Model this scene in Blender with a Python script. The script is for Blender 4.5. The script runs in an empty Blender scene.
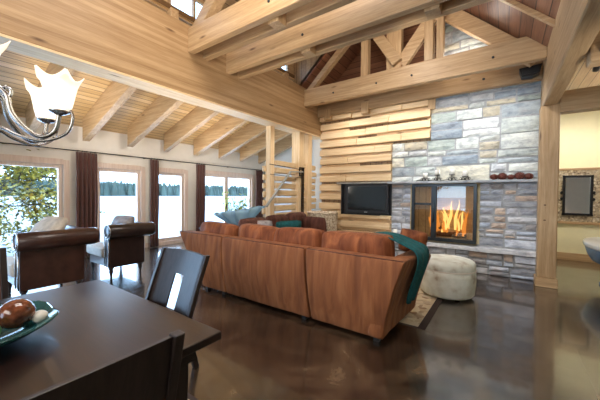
import bpy, bmesh, math, random
from mathutils import Vector, Matrix, noise
PI = math.pi
R_ = math.radians
sc = bpy.context.scene
col = sc.collection

# ------------------------------------------------------------------ camera
cam_d = bpy.data.cameras.new('camera')
cam = bpy.data.objects.new('camera', cam_d)
col.objects.link(cam)
def cam_matrix(yaw, p, r):
    F = Vector((-math.sin(yaw)*math.cos(p), math.cos(yaw)*math.cos(p), math.sin(p)))
    Rt = Vector((math.cos(yaw), math.sin(yaw), 0))
    U = Rt.cross(F)
    R2 = Rt*math.cos(r) + U*math.sin(r)
    U2 = -Rt*math.sin(r) + U*math.cos(r)
    m = Matrix((R2, U2, -F)).transposed().to_4x4()
    m.translation = Vector((0, 0, 1.5))
    return m
cam.matrix_world = cam_matrix(R_(35.205), R_(-1.101), R_(0.505))
cam_d.sensor_width = 36
cam_d.lens = 290*36/600
cam_d.clip_start = 0.02
cam_d.clip_end = 2000
sc.camera = cam

# ------------------------------------------------------------------ world, light, exposure
sc.view_settings.view_transform = 'Standard'
sc.view_settings.look = 'None'
sc.view_settings.gamma = 1
sc.view_settings.use_curve_mapping = False
sc.view_settings.exposure = 0.72
sc.cycles.use_denoising = True
sc.cycles.max_bounces = 8
sc.cycles.sample_clamp_indirect = 6

w = bpy.data.worlds.new('sky'); sc.world = w; w.use_nodes = True
nt = w.node_tree; nt.nodes.clear()
o = nt.nodes.new('ShaderNodeOutputWorld'); b = nt.nodes.new('ShaderNodeBackground')
tc = nt.nodes.new('ShaderNodeTexCoord'); sx = nt.nodes.new('ShaderNodeSeparateXYZ')
rp = nt.nodes.new('ShaderNodeValToRGB')
nt.links.new(tc.outputs['Generated'], sx.inputs[0]); nt.links.new(sx.outputs[2], rp.inputs[0])
rp.color_ramp.elements[0].position = 0.0; rp.color_ramp.elements[0].color = (0.50, 0.74, 1.0, 1)
rp.color_ramp.elements[1].position = 0.6; rp.color_ramp.elements[1].color = (0.40, 0.64, 1.0, 1)
nt.links.new(rp.outputs[0], b.inputs[0]); b.inputs[1].default_value = 3.6
nt.links.new(b.outputs[0], o.inputs[0])

def area(name, loc, target, sx, sy, power, color):
    d = bpy.data.lights.new(name, 'AREA'); d.shape = 'RECTANGLE'; d.size = sx; d.size_y = sy
    d.energy = power; d.color = color
    ob = bpy.data.objects.new(name, d); col.objects.link(ob); ob.location = loc
    ob.rotation_euler = (Vector(target)-Vector(loc)).to_track_quat('-Z', 'Y').to_euler()
    return ob
def spot(name, loc, target, power, color, angle=60, blend=0.6, r=0.05):
    d = bpy.data.lights.new(name, 'SPOT'); d.energy = power; d.color = color
    d.spot_size = R_(angle); d.spot_blend = blend; d.shadow_soft_size = r
    ob = bpy.data.objects.new(name, d); col.objects.link(ob); ob.location = loc
    ob.rotation_euler = (Vector(target)-Vector(loc)).to_track_quat('-Z', 'Y').to_euler()
    return ob
def point(name, loc, power, color, r=0.05):
    d = bpy.data.lights.new(name, 'POINT'); d.energy = power; d.color = color; d.shadow_soft_size = r
    ob = bpy.data.objects.new(name, d); col.objects.link(ob); ob.location = loc
    return ob
WARM = (1.0, 0.80, 0.56); SOFT = (1.0, 0.93, 0.84); DAY = (0.82, 0.91, 1.0)
# unseen lights added to fill the room; truss, slat and stone spots are inferred
area('fill_behind', (-0.5, -3.0, 3.2), (-1.5, 6.0, 1.6), 4.0, 1.6, 90, SOFT)  # added soft fill from behind the camera
area('ridge_fill_near', (-1.7, 1.2, 5.2), (-1.7, 1.9, 0), 2.2, 2.2, 95, SOFT)  # added overhead fill under the ridge, no fixture; two points below likewise
point('ridge_fill_far', (-1.5, 4.7, 4.3), 22, SOFT, 0.25)
point('ridge_fill_mid', (-1.4, 2.0, 4.5), 18, SOFT, 0.25)
spot('spot_truss_near', (0.3, -0.6, 3.0), (-3.2, 2.7, 3.9), 75, SOFT, 34)
spot('spot_truss_next', (0.3, 0.6, 3.0), (-2.9, 3.4, 3.8), 65, SOFT, 30)
spot('spot_truss_third', (-0.6, 3.0, 2.9), (-1.6, 5.8, 3.9), 35, SOFT, 60)
spot('spot_long_beam', (-0.6, 1.0, 2.9), (-4.0, 3.2, 3.5), 25, SOFT, 70)
for k, x in enumerate((-0.05, -0.9)): spot('spot_stone_%d' % k, (x, 5.68, 3.56), (x, 6.6, 1.9), 26, (0.90, 0.95, 1.0), 125, 0.9, 0.06)
for k, x in enumerate((-1.9, -3.1)): spot('spot_slats_%d' % k, (x, 5.68, 3.56), (x, 6.6, 2.0), 30, SOFT, 125, 0.9, 0.06)
spot('spot_hearth', (-0.8, 3.6, 3.4), (-0.7, 6.5, 0.9), 115, (0.92, 0.96, 1.0), 60)
spot('spot_sofa', (-2.2, 1.2, 3.6), (-2.0, 3.2, 0.5), 60, SOFT, 80)
spot('spot_ceiling_left', (-6.2, 1.0, 1.9), (-6.2, 4.0, 3.8), 140, SOFT, 120, 0.9, 0.3)  # unseen uplights added to brighten the left ceiling, this and the next
spot('spot_ceiling_left_far', (-6.0, 4.2, 1.4), (-6.3, 6.6, 3.7), 130, SOFT, 120, 0.9, 0.3)
spot('spot_window_wall', (-4.8, 3.6, 2.9), (-8.0, 4.2, 2.0), 90, SOFT, 120, 0.9, 0.2)
spot('spot_beam_soffit', (-3.3, 2.6, 0.95), (-4.15, 2.8, 3.0), 95, SOFT, 110, 0.9, 0.2)  # unseen uplight added to brighten the underside of the long beam
point('gable_fill', (-0.75, 6.25, 4.15), 7, SOFT, 0.05)  # added point to brighten the gable stone, no fixture
spot('spot_side_beam', (1.7, 3.4, 1.7), (0.7, 5.0, 3.2), 55, SOFT, 90, 0.9, 0.2)  # unseen uplight added to warm the right beam
area('lake_daylight_boost', (-8.6, 3.2, 1.35), (0, 3.2, 1.1), 11.0, 2.3, 380, (0.42, 0.66, 1.0))  # added bluish panel outside, strengthens the sky light through the windows
spot('spot_screen', (-2.9, 4.6, 3.5), (-4.3, 5.7, 1.6), 60, SOFT, 60)

# ------------------------------------------------------------------ materials
MATS = {}
def newmat(name):
    m = bpy.data.materials.new(name); m.use_nodes = True
    n = m.node_tree.nodes; bs = n.get('Principled BSDF')
    MATS[name] = m
    return m, m.node_tree, bs
def node(nt, typ, **kw):
    n = nt.nodes.new(typ)
    for k, v in kw.items(): setattr(n, k, v)
    return n
def ramp(nt, stops):
    r = nt.nodes.new('ShaderNodeValToRGB'); e = r.color_ramp.elements
    while len(e) < len(stops): e.new(0.5)
    for i, (p, c) in enumerate(stops):
        e[i].position = p; e[i].color = (c[0], c[1], c[2], 1)
    return r
def plain(name, c, rough=0.5, metal=0, bump=0, bscale=40, var=0.0, vscale=6, coat=0, spec=None, sheen=0):
    m, nt, bs = newmat(name)
    bs.inputs['Roughness'].default_value = rough; bs.inputs['Metallic'].default_value = metal
    bs.inputs['Coat Weight'].default_value = coat
    bs.inputs['Sheen Weight'].default_value = sheen
    if spec is not None: bs.inputs['Specular IOR Level'].default_value = spec
    tc = node(nt, 'ShaderNodeTexCoord')
    if var > 0:
        n = node(nt, 'ShaderNodeTexNoise'); n.inputs['Scale'].default_value = vscale; n.inputs['Detail'].default_value = 5
        nt.links.new(tc.outputs['Object'], n.inputs['Vector'])
        a = [max(0, x*(1-var)) for x in c]; d = [min(1, x*(1+var)) for x in c]
        r = ramp(nt, [(0.3, a), (0.7, d)]); nt.links.new(n.outputs['Fac'], r.inputs[0]); nt.links.new(r.outputs[0], bs.inputs['Base Color'])
    else: bs.inputs['Base Color'].default_value = (*c, 1)
    if bump > 0:
        n2 = node(nt, 'ShaderNodeTexNoise'); n2.inputs['Scale'].default_value = bscale; n2.inputs['Detail'].default_value = 6
        nt.links.new(tc.outputs['Object'], n2.inputs['Vector'])
        bp = node(nt, 'ShaderNodeBump'); bp.inputs['Strength'].default_value = bump; bp.inputs['Distance'].default_value = 0.02
        nt.links.new(n2.outputs['Fac'], bp.inputs['Height']); nt.links.new(bp.outputs[0], bs.inputs['Normal'])
    return m
def wood(name, cols, axis='x', rough=0.45, scale=1.0, planks=None, coat=0, bump=0.15, knots=True, pw=0.1, groove=0.06, lam=None):
    """grain runs along axis; planks = axis across which board joints repeat every pw metres"""
    m, nt, bs = newmat(name)
    L = nt.links
    tc = node(nt, 'ShaderNodeTexCoord'); mp = node(nt, 'ShaderNodeMapping')
    s = {'x': (0.7, 15, 15), 'y': (15, 0.7, 15), 'z': (15, 15, 0.7)}[axis]
    mp.inputs['Scale'].default_value = tuple(v*scale for v in s)
    oi = node(nt, 'ShaderNodeObjectInfo'); sep = node(nt, 'ShaderNodeSeparateXYZ'); L.new(tc.outputs['Object'], sep.inputs[0])
    ad = node(nt, 'ShaderNodeVectorMath', operation='ADD')
    ml = node(nt, 'ShaderNodeMath', operation='MULTIPLY'); ml.inputs[1].default_value = 17.0
    L.new(oi.outputs['Random'], ml.inputs[0]); L.new(tc.outputs['Object'], ad.inputs[0]); L.new(ml.outputs[0], ad.inputs[1])
    L.new(ad.outputs[0], mp.inputs[0])
    n1 = node(nt, 'ShaderNodeTexNoise'); n1.inputs['Scale'].default_value = 1.6; n1.inputs['Detail'].default_value = 6; n1.inputs['Distortion'].default_value = 0.6
    L.new(mp.outputs[0], n1.inputs['Vector'])
    n2 = node(nt, 'ShaderNodeTexNoise'); n2.inputs['Scale'].default_value = 9; n2.inputs['Detail'].default_value = 3
    L.new(mp.outputs[0], n2.inputs['Vector'])
    mx = node(nt, 'ShaderNodeMix', data_type='FLOAT'); mx.inputs['Factor'].default_value = 0.35
    L.new(n1.outputs['Fac'], mx.inputs[2]); L.new(n2.outputs['Fac'], mx.inputs[3])
    fac = mx.outputs[0]
    height = mx.outputs[0]
    acc = None
    if planks or lam:
        pa = planks or lam
        idx = {'x': 0, 'y': 1, 'z': 2}[pa]
        dv = node(nt, 'ShaderNodeMath', operation='DIVIDE'); dv.inputs[1].default_value = pw; L.new(sep.outputs[idx], dv.inputs[0])
        fl = node(nt, 'ShaderNodeMath', operation='FLOOR'); L.new(dv.outputs[0], fl.inputs[0])
        fr = node(nt, 'ShaderNodeMath', operation='FRACT'); L.new(dv.outputs[0], fr.inputs[0])
        wn = node(nt, 'ShaderNodeTexWhiteNoise', noise_dimensions='1D'); L.new(fl.outputs[0], wn.inputs['W'])
        m2 = node(nt, 'ShaderNodeMath', operation='MULTIPLY_ADD'); m2.inputs[1].default_value = 0.26; m2.inputs[2].default_value = -0.13
        L.new(wn.outputs['Value'], m2.inputs[0])
        a2 = node(nt, 'ShaderNodeMath', operation='ADD'); L.new(fac, a2.inputs[0]); L.new(m2.outputs[0], a2.inputs[1]); fac = a2.outputs[0]
        lt = node(nt, 'ShaderNodeMath', operation='LESS_THAN'); lt.inputs[1].default_value = groove; L.new(fr.outputs[0], lt.inputs[0])
        acc = lt.outputs[0]
    r = ramp(nt, [(0.28, cols[0]), (0.5, cols[1]), (0.72, cols[2])]); L.new(fac, r.inputs[0])
    colr = r.outputs[0]
    # object to object tone
    hs = node(nt, 'ShaderNodeHueSaturation')
    mv = node(nt, 'ShaderNodeMapRange'); mv.inputs[3].default_value = 0.88; mv.inputs[4].default_value = 1.12; L.new(oi.outputs['Random'], mv.inputs[0])
    L.new(mv.outputs[0], hs.inputs['Value']); L.new(colr, hs.inputs['Color']); colr = hs.outputs[0]
    if knots:
        vo = node(nt, 'ShaderNodeTexVoronoi'); vo.inputs['Scale'].default_value = 0.55; mp2 = node(nt, 'ShaderNodeMapping')
        mp2.inputs['Scale'].default_value = {'x': (2, 8, 8), 'y': (8, 2, 8), 'z': (8, 8, 2)}[axis]
        L.new(ad.outputs[0], mp2.inputs[0]); L.new(mp2.outputs[0], vo.inputs['Vector'])
        rk = ramp(nt, [(0.03, (1, 1, 1)), (0.11, (0, 0, 0))]); L.new(vo.outputs['Distance'], rk.inputs[0])
        mk = node(nt, 'ShaderNodeMix', data_type='RGBA'); L.new(rk.outputs[0], mk.inputs[0]); L.new(colr, mk.inputs[6])
        mk.inputs[7].default_value = (cols[0][0]*0.45, cols[0][1]*0.38, cols[0][2]*0.35, 1); colr = mk.outputs[2]
    if acc is not None and planks:
        mk = node(nt, 'ShaderNodeMix', data_type='RGBA'); L.new(acc, mk.inputs[0]); L.new(colr, mk.inputs[6])
        mk.inputs[7].default_value = (cols[0][0]*0.3, cols[0][1]*0.25, cols[0][2]*0.22, 1); colr = mk.outputs[2]
    L.new(colr, bs.inputs['Base Color'])
    bs.inputs['Roughness'].default_value = rough; bs.inputs['Coat Weight'].default_value = coat
    bp = node(nt, 'ShaderNodeBump'); bp.inputs['Strength'].default_value = bump; bp.inputs['Distance'].default_value = 0.01
    L.new(height, bp.inputs['Height']); L.new(bp.outputs[0], bs.inputs['Normal'])
    return m

PINE = [(0.29, 0.17, 0.075), (0.44, 0.285, 0.145), (0.58, 0.41, 0.24)]
GLUE = [(0.29, 0.17, 0.075), (0.38, 0.235, 0.115), (0.48, 0.32, 0.17)]
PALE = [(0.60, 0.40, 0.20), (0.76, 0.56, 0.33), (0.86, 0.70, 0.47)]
RED = [(0.13, 0.05, 0.024), (0.22, 0.09, 0.045), (0.31, 0.14, 0.07)]
for a in 'xyz':
    wood('timber_'+a, PINE, a)
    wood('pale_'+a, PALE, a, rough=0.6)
wood('glulam', GLUE, 'y', lam='z', pw=0.045, knots=True)
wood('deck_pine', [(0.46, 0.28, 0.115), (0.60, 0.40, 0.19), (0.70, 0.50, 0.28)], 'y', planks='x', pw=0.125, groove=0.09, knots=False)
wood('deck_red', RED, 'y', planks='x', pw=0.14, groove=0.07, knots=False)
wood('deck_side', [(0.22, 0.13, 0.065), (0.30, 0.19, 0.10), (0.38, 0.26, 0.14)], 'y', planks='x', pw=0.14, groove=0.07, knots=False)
wood('gable_red', RED, 'x', planks='z', pw=0.14, groove=0.07, knots=False)
wood('espresso', [(0.010, 0.0055, 0.005), (0.020, 0.011, 0.009), (0.034, 0.019, 0.015)], 'y', rough=0.4, knots=False, coat=0.05, bump=0.05)
wood('espresso_z', [(0.012, 0.008, 0.007), (0.024, 0.016, 0.014), (0.04, 0.027, 0.023)], 'z', rough=0.42, knots=False, coat=0.05, bump=0.05)
wood('table_wood', [(0.006, 0.0025, 0.002), (0.012, 0.0045, 0.003), (0.026, 0.008, 0.005)], 'x', rough=0.34, knots=False, coat=0.3, bump=0.03, scale=0.8)
wood('chair_brown', [(0.07, 0.032, 0.022), (0.12, 0.055, 0.038), (0.17, 0.085, 0.06)], 'z', rough=0.35, knots=False, bump=0.05)
wood('window_wood', [(0.66, 0.47, 0.37), (0.78, 0.60, 0.49), (0.86, 0.71, 0.60)], 'z', rough=0.45, knots=False)
plain('plaster', (0.82, 0.75, 0.66), 0.85, var=0.03, bump=0.05, bscale=90)
plain('plaster_grey', (0.66, 0.65, 0.61), 0.85, var=0.03)
plain('yellow_paint', (0.82, 0.76, 0.50), 0.55, var=0.03)
plain('curtain', (0.095, 0.028, 0.018), 0.75, var=0.15, vscale=12, sheen=0.4)
plain('black_metal', (0.015, 0.015, 0.017), 0.35, metal=0.6)
plain('steel_dark', (0.05, 0.06, 0.07), 0.35, metal=0.85)
plain('pewter', (0.42, 0.43, 0.45), 0.24, metal=1.0, var=0.25, vscale=30)
plain('nailhead', (0.62, 0.6, 0.58), 0.25, metal=1.0)
plain('rail_grey', (0.42, 0.44, 0.44), 0.4, metal=0.4)
plain('black_plastic', (0.012, 0.012, 0.014), 0.4)
plain('screen', (0.006, 0.009, 0.009), 0.12, coat=0.5)
plain('candle_wax', (0.82, 0.80, 0.74), 0.5)
plain('pinecone', (0.14, 0.035, 0.022), 0.6, var=0.5, vscale=60, bump=0.5)
plain('white_ceramic', (0.78, 0.8, 0.82), 0.25)
plain('tub_blue', (0.14, 0.25, 0.42), 0.4)
plain('teal_wool', (0.006, 0.10, 0.115), 0.9, var=0.25, vscale=25, bump=0.3, bscale=120)
plain('seat_cream', (0.72, 0.66, 0.58), 0.8, var=0.1, vscale=20)
plain('cushion_grey', (0.34, 0.33, 0.35), 0.7, var=0.35, vscale=14, bump=0.2)
plain('cushion_pale', (0.66, 0.60, 0.52), 0.75, var=0.25, vscale=10, bump=0.2)
plain('leather_brown', (0.045, 0.018, 0.013), 0.32, var=0.35, vscale=8, bump=0.12, bscale=60, coat=0.15)
plain('leather_dark', (0.028, 0.016, 0.014), 0.3, var=0.3, vscale=8, bump=0.12, bscale=60, coat=0.15)
plain('snow', (0.62, 0.62, 0.62), 0.9, var=0.03, vscale=0.05)
plain('terrace_stone', (0.50, 0.51, 0.52), 0.9, var=0.06, vscale=1)
plain('conifer', (0.075, 0.10, 0.075), 0.9, var=0.35, vscale=0.08)
plain('hill', (0.09, 0.11, 0.10), 0.9, var=0.2, vscale=0.02)
plain('bark', (0.05, 0.035, 0.03), 0.9, var=0.3, vscale=20)
plain('log_bark', (0.10, 0.05, 0.03), 0.9, var=0.4, vscale=20, bump=0.5)
plain('fire_brick', (0.48, 0.40, 0.24), 0.8, var=0.3, vscale=5, bump=0.4)
plain('ash', (0.25, 0.2, 0.16), 0.95, var=0.4, vscale=20)
plain('track_black', (0.02, 0.02, 0.025), 0.3)
plain('bolt', (0.05, 0.05, 0.055), 0.4, metal=0.7)
plain('pot_clay', (0.3, 0.25, 0.2), 0.8)
plain('copper_ball', (0.15, 0.045, 0.02), 0.12, var=0.75, vscale=22, coat=0.6)
plain('white_ball', (0.75, 0.74, 0.68), 0.3, var=0.15, vscale=20)
plain('green_ball', (0.08, 0.26, 0.06), 0.3, var=0.3, vscale=20)

def leafmat(name, cols):
    m, nt, bs = newmat(name)
    g = node(nt, 'ShaderNodeNewGeometry'); r = ramp(nt, cols)
    nt.links.new(g.outputs['Random Per Island'], r.inputs[0]); nt.links.new(r.outputs[0], bs.inputs['Base Color'])
    bs.inputs['Roughness'].default_value = 0.6
    bs.inputs['Subsurface Weight'].default_value = 0.0
    return m
leafmat('leaf', [(0.0, (0.05, 0.06, 0.008)), (0.4, (0.20, 0.18, 0.015)), (0.8, (0.45, 0.34, 0.03)), (1.0, (0.60, 0.42, 0.07))])
leafmat('leaf_bright', [(0.0, (0.12, 0.25, 0.03)), (0.6, (0.32, 0.46, 0.07)), (1.0, (0.58, 0.62, 0.16))])

def glassmat(name, c, rough=0.0, tr=0.03):
    m, nt, bs = newmat(name); nt.nodes.remove(bs)
    out = [n for n in nt.nodes if n.type == 'OUTPUT_MATERIAL'][0]
    t = node(nt, 'ShaderNodeBsdfTransparent'); t.inputs[0].default_value = (*c, 1)
    g = node(nt, 'ShaderNodeBsdfGlossy'); g.inputs['Roughness'].default_value = rough
    lw = node(nt, 'ShaderNodeLayerWeight'); lw.inputs[0].default_value = 0.5
    pw_ = node(nt, 'ShaderNodeMath', operation='POWER'); pw_.inputs[1].default_value = 5; nt.links.new(lw.outputs['Facing'], pw_.inputs[0])
    fr = node(nt, 'ShaderNodeMath', operation='MULTIPLY_ADD'); fr.inputs[1].default_value = 0.9; fr.inputs[2].default_value = tr; nt.links.new(pw_.outputs[0], fr.inputs[0])
    mx = node(nt, 'ShaderNodeMixShader'); nt.links.new(fr.outputs[0], mx.inputs[0])
    nt.links.new(t.outputs[0], mx.inputs[1]); nt.links.new(g.outputs[0], mx.inputs[2]); nt.links.new(mx.outputs[0], out.inputs[0])
    return m
glassmat('window_glass', (0.97, 0.99, 1.0))
glassmat('fire_glass', (0.93, 0.9, 0.82), tr=0.10)
def transl(name, c, emit=0, ec=(1, 0.9, 0.75), rough=0.3, trans=0.6, alpha=1):
    m, nt, bs = newmat(name)
    bs.inputs['Base Color'].default_value = (*c, 1); bs.inputs['Roughness'].default_value = rough
    bs.inputs['Transmission Weight'].default_value = trans; bs.inputs['Alpha'].default_value = alpha
    bs.inputs['Emission Color'].default_value = (*ec, 1); bs.inputs['Emission Strength'].default_value = emit
    return m
transl('lit_shade', (0.95, 0.92, 0.84), emit=0.22, rough=0.3, trans=0.55)
transl('blue_glass', (0.45, 0.74, 1.0), rough=0.15, trans=0.1)
transl('teal_glass', (0.03, 0.20, 0.22), rough=0.06, trans=0.6)
def emis(name, c, s):
    m, nt, bs = newmat(name); bs.inputs['Base Color'].default_value = (0, 0, 0, 1)
    bs.inputs['Emission Color'].default_value = (*c, 1); bs.inputs['Emission Strength'].default_value = s
    return m
emis('bulb', (1, 0.9, 0.72), 8); emis('flame_yellow', (1.0, 0.60, 0.20), 1.2); emis('flame_orange', (1.0, 0.34, 0.06), 0.7)
emis('lamp_lens', (1, 0.9, 0.75), 3)

# mirror
m, nt, bs = newmat('mirror_glass'); bs.inputs['Base Color'].default_value = (0.85, 0.87, 0.88, 1); bs.inputs['Metallic'].default_value = 1; bs.inputs['Roughness'].default_value = 0.03
# suede of the sectional: soft vertical mottling
def suede(name, a, b_, c_):
    m, nt, bs = newmat(name); L = nt.links
    tc = node(nt, 'ShaderNodeTexCoord'); mp = node(nt, 'ShaderNodeMapping'); mp.inputs['Scale'].default_value = (8, 8, 1.0)
    L.new(tc.outputs['Object'], mp.inputs[0])
    n = node(nt, 'ShaderNodeTexNoise'); n.inputs['Scale'].default_value = 1.5; n.inputs['Detail'].default_value = 4; n.inputs['Distortion'].default_value = 0.5
    L.new(mp.outputs[0], n.inputs['Vector']); r = ramp(nt, [(0.3, a), (0.5, b_), (0.72, c_)]); L.new(n.outputs['Fac'], r.inputs[0]); L.new(r.outputs[0], bs.inputs['Base Color'])
    bs.inputs['Roughness'].default_value = 0.7; bs.inputs['Specular IOR Level'].default_value = 0.3; bs.inputs['Sheen Weight'].default_value = 0.06; bs.inputs['Sheen Tint'].default_value = (1, 0.8, 0.65, 1)
    bp = node(nt, 'ShaderNodeBump'); bp.inputs['Strength'].default_value = 0.6; bp.inputs['Distance'].default_value = 0.035
    L.new(n.outputs['Fac'], bp.inputs['Height']); L.new(bp.outputs[0], bs.inputs['Normal'])
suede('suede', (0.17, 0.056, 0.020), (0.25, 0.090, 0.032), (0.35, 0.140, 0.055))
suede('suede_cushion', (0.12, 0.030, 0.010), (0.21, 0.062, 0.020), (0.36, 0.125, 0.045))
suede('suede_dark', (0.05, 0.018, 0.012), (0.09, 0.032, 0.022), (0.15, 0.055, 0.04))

# stone: per stone colour from attribute + veining
m, nt, bs = newmat('stone'); L = nt.links
at = node(nt, 'ShaderNodeAttribute', attribute_name='tone'); tc = node(nt, 'ShaderNodeTexCoord')
mp = node(nt, 'ShaderNodeMapping'); mp.inputs['Scale'].default_value = (4, 4, 7); L.new(tc.outputs['Object'], mp.inputs[0])
n = node(nt, 'ShaderNodeTexNoise'); n.inputs['Scale'].default_value = 1.6; n.inputs['Detail'].default_value = 9; n.inputs['Roughness'].default_value = 0.65; L.new(mp.outputs[0], n.inputs['Vector'])
r = ramp(nt, [(0.3, (0.60, 0.62, 0.66)), (0.5, (1.05, 1.05, 1.05)), (0.72, (1.4, 1.38, 1.3))]); L.new(n.outputs['Fac'], r.inputs[0])
mx = node(nt, 'ShaderNodeMix', data_type='RGBA', blend_type='MULTIPLY'); mx.inputs[0].default_value = 1; L.new(at.outputs['Color'], mx.inputs[6]); L.new(r.outputs[0], mx.inputs[7])
n3 = node(nt, 'ShaderNodeTexNoise'); n3.inputs['Scale'].default_value = 2.2; n3.inputs['Detail'].default_value = 3; L.new(tc.outputs['Object'], n3.inputs['Vector'])
r3 = ramp(nt, [(0.62, (0, 0, 0)), (0.78, (0.35, 0.35, 0.35))]); L.new(n3.outputs['Fac'], r3.inputs[0])
mx3 = node(nt, 'ShaderNodeMix', data_type='RGBA'); L.new(r3.outputs[0], mx3.inputs[0]); L.new(mx.outputs[2], mx3.inputs[6]); mx3.inputs[7].default_value = (0.40, 0.25, 0.14, 1)
L.new(mx3.outputs[2], bs.inputs['Base Color']); bs.inputs['Roughness'].default_value = 0.75
bp = node(nt, 'ShaderNodeBump'); bp.inputs['Strength'].default_value = 0.7; bp.inputs['Distance'].default_value = 0.03; L.new(n.outputs['Fac'], bp.inputs['Height']); L.new(bp.outputs[0], bs.inputs['Normal'])
plain('mortar', (0.40, 0.41, 0.42), 0.95, var=0.15, vscale=20, bump=0.3)

# floor: acid stained concrete with scored joints
m, nt, bs = newmat('stained_concrete'); L = nt.links
tc = node(nt, 'ShaderNodeTexCoord')
n = node(nt, 'ShaderNodeTexNoise'); n.inputs['Scale'].default_value = 1.5; n.inputs['Detail'].default_value = 9; n.inputs['Roughness'].default_value = 0.68; n.inputs['Distortion'].default_value = 0.8; L.new(tc.outputs['Object'], n.inputs['Vector'])
r = ramp(nt, [(0.34, (0.008, 0.006, 0.005)), (0.47, (0.026, 0.016, 0.010)), (0.57, (0.065, 0.042, 0.025)), (0.70, (0.16, 0.110, 0.064))]); L.new(n.outputs['Fac'], r.inputs[0])
sp = node(nt, 'ShaderNodeSeparateXYZ'); L.new(tc.outputs['Object'], sp.inputs[0])
colr = r.outputs[0]; prev = None
for ax, off, per in ((0, 0.6, 3.6), (1, 3.4, 3.4)):
    a = node(nt, 'ShaderNodeMath', operation='SUBTRACT'); a.inputs[1].default_value = off - per*10 - 0.006; L.new(sp.outputs[ax], a.inputs[0])
    md = node(nt, 'ShaderNodeMath', operation='MODULO'); md.inputs[1].default_value = per; L.new(a.outputs[0], md.inputs[0])
    lt = node(nt, 'ShaderNodeMath', operation='LESS_THAN'); lt.inputs[1].default_value = 0.014; L.new(md.outputs[0], lt.inputs[0])
    if prev is None: prev = lt.outputs[0]
    else:
        mxm = node(nt, 'ShaderNodeMath', operation='MAXIMUM'); L.new(prev, mxm.inputs[0]); L.new(lt.outputs[0], mxm.inputs[1]); prev = mxm.outputs[0]
mk = node(nt, 'ShaderNodeMix', data_type='RGBA'); L.new(prev, mk.inputs[0]); L.new(colr, mk.inputs[6]); mk.inputs[7].default_value = (0.13, 0.10, 0.07, 1)
L.new(mk.outputs[2], bs.inputs['Base Color'])
n2 = node(nt, 'ShaderNodeTexNoise'); n2.inputs['Scale'].default_value = 4; n2.inputs['Detail'].default_value = 4; L.new(tc.outputs['Object'], n2.inputs['Vector'])
mr = node(nt, 'ShaderNodeMapRange'); mr.inputs[3].default_value = 0.14; mr.inputs[4].default_value = 0.30; L.new(n2.outputs['Fac'], mr.inputs[0]); L.new(mr.outputs[0], bs.inputs['Roughness'])
bs.inputs['Specular IOR Level'].default_value = 0.9
bs.inputs['Coat Weight'].default_value = 0.8; bs.inputs['Coat Roughness'].default_value = 0.07
bp = node(nt, 'ShaderNodeBump'); bp.inputs['Strength'].default_value = 0.12; bp.inputs['Distance'].default_value = 0.01; L.new(n2.outputs['Fac'], bp.inputs['Height']); L.new(bp.outputs[0], bs.inputs['Normal']); L.new(bp.outputs[0], bs.inputs['Coat Normal'])

def voromat(name, cols, scale, rough=0.6, line=None, stretch=(1, 1, 1)):
    m, nt, bs = newmat(name); L = nt.links
    tc = node(nt, 'ShaderNodeTexCoord'); mp = node(nt, 'ShaderNodeMapping'); mp.inputs['Scale'].default_value = stretch; L.new(tc.outputs['Object'], mp.inputs[0])
    v = node(nt, 'ShaderNodeTexVoronoi'); v.inputs['Scale'].default_value = scale; L.new(mp.outputs[0], v.inputs['Vector'])
    sp = node(nt, 'ShaderNodeSeparateColor'); L.new(v.outputs['Color'], sp.inputs[0])
    r = ramp(nt, cols); L.new(sp.outputs[0], r.inputs[0]); L.new(r.outputs[0], bs.inputs['Base Color']); bs.inputs['Roughness'].default_value = rough
    bp = node(nt, 'ShaderNodeBump'); bp.inputs['Strength'].default_value = 0.4; bp.inputs['Distance'].default_value = 0.01; L.new(v.outputs['Distance'], bp.inputs['Height']); L.new(bp.outputs[0], bs.inputs['Normal'])
voromat('pebble_mosaic', [(0, (0.12, 0.08, 0.05)), (0.4, (0.42, 0.34, 0.22)), (0.7, (0.25, 0.2, 0.14)), (1, (0.62, 0.54, 0.4))], 28)
voromat('rug_pattern', [(0, (0.62, 0.50, 0.32)), (0.5, (0.75, 0.66, 0.48)), (0.8, (0.34, 0.22, 0.13)), (1, (0.8, 0.72, 0.55))], 14, 0.95)
plain('rug_border', (0.06, 0.04, 0.035), 0.95)
# hide of the ottoman: pale with brown and green patches
m, nt, bs = newmat('hide'); L = nt.links; tc = node(nt, 'ShaderNodeTexCoord')
n = node(nt, 'ShaderNodeTexNoise'); n.inputs['Scale'].default_value = 7; n.inputs['Detail'].default_value = 5; L.new(tc.outputs['Object'], n.inputs['Vector'])
r = ramp(nt, [(0.30, (0.42, 0.37, 0.29)), (0.40, (0.62, 0.62, 0.54)), (0.55, (0.72, 0.75, 0.68)), (0.75, (0.82, 0.83, 0.78))]); L.new(n.outputs['Fac'], r.inputs[0]); L.new(r.outputs[0], bs.inputs['Base Color']); bs.inputs['Roughness'].default_value = 0.55
# wicker
m, nt, bs = newmat('wicker'); L = nt.links; tc = node(nt, 'ShaderNodeTexCoord')
n = node(nt, 'ShaderNodeTexNoise'); n.inputs['Scale'].default_value = 25; L.new(tc.outputs['Object'], n.inputs['Vector'])
r = ramp(nt, [(0.3, (0.30, 0.21, 0.14)), (0.5, (0.62, 0.52, 0.39)), (0.7, (0.8, 0.74, 0.62))]); L.new(n.outputs['Fac'], r.inputs[0]); L.new(r.outputs[0], bs.inputs['Base Color']); bs.inputs['Roughness'].default_value = 0.7

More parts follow.
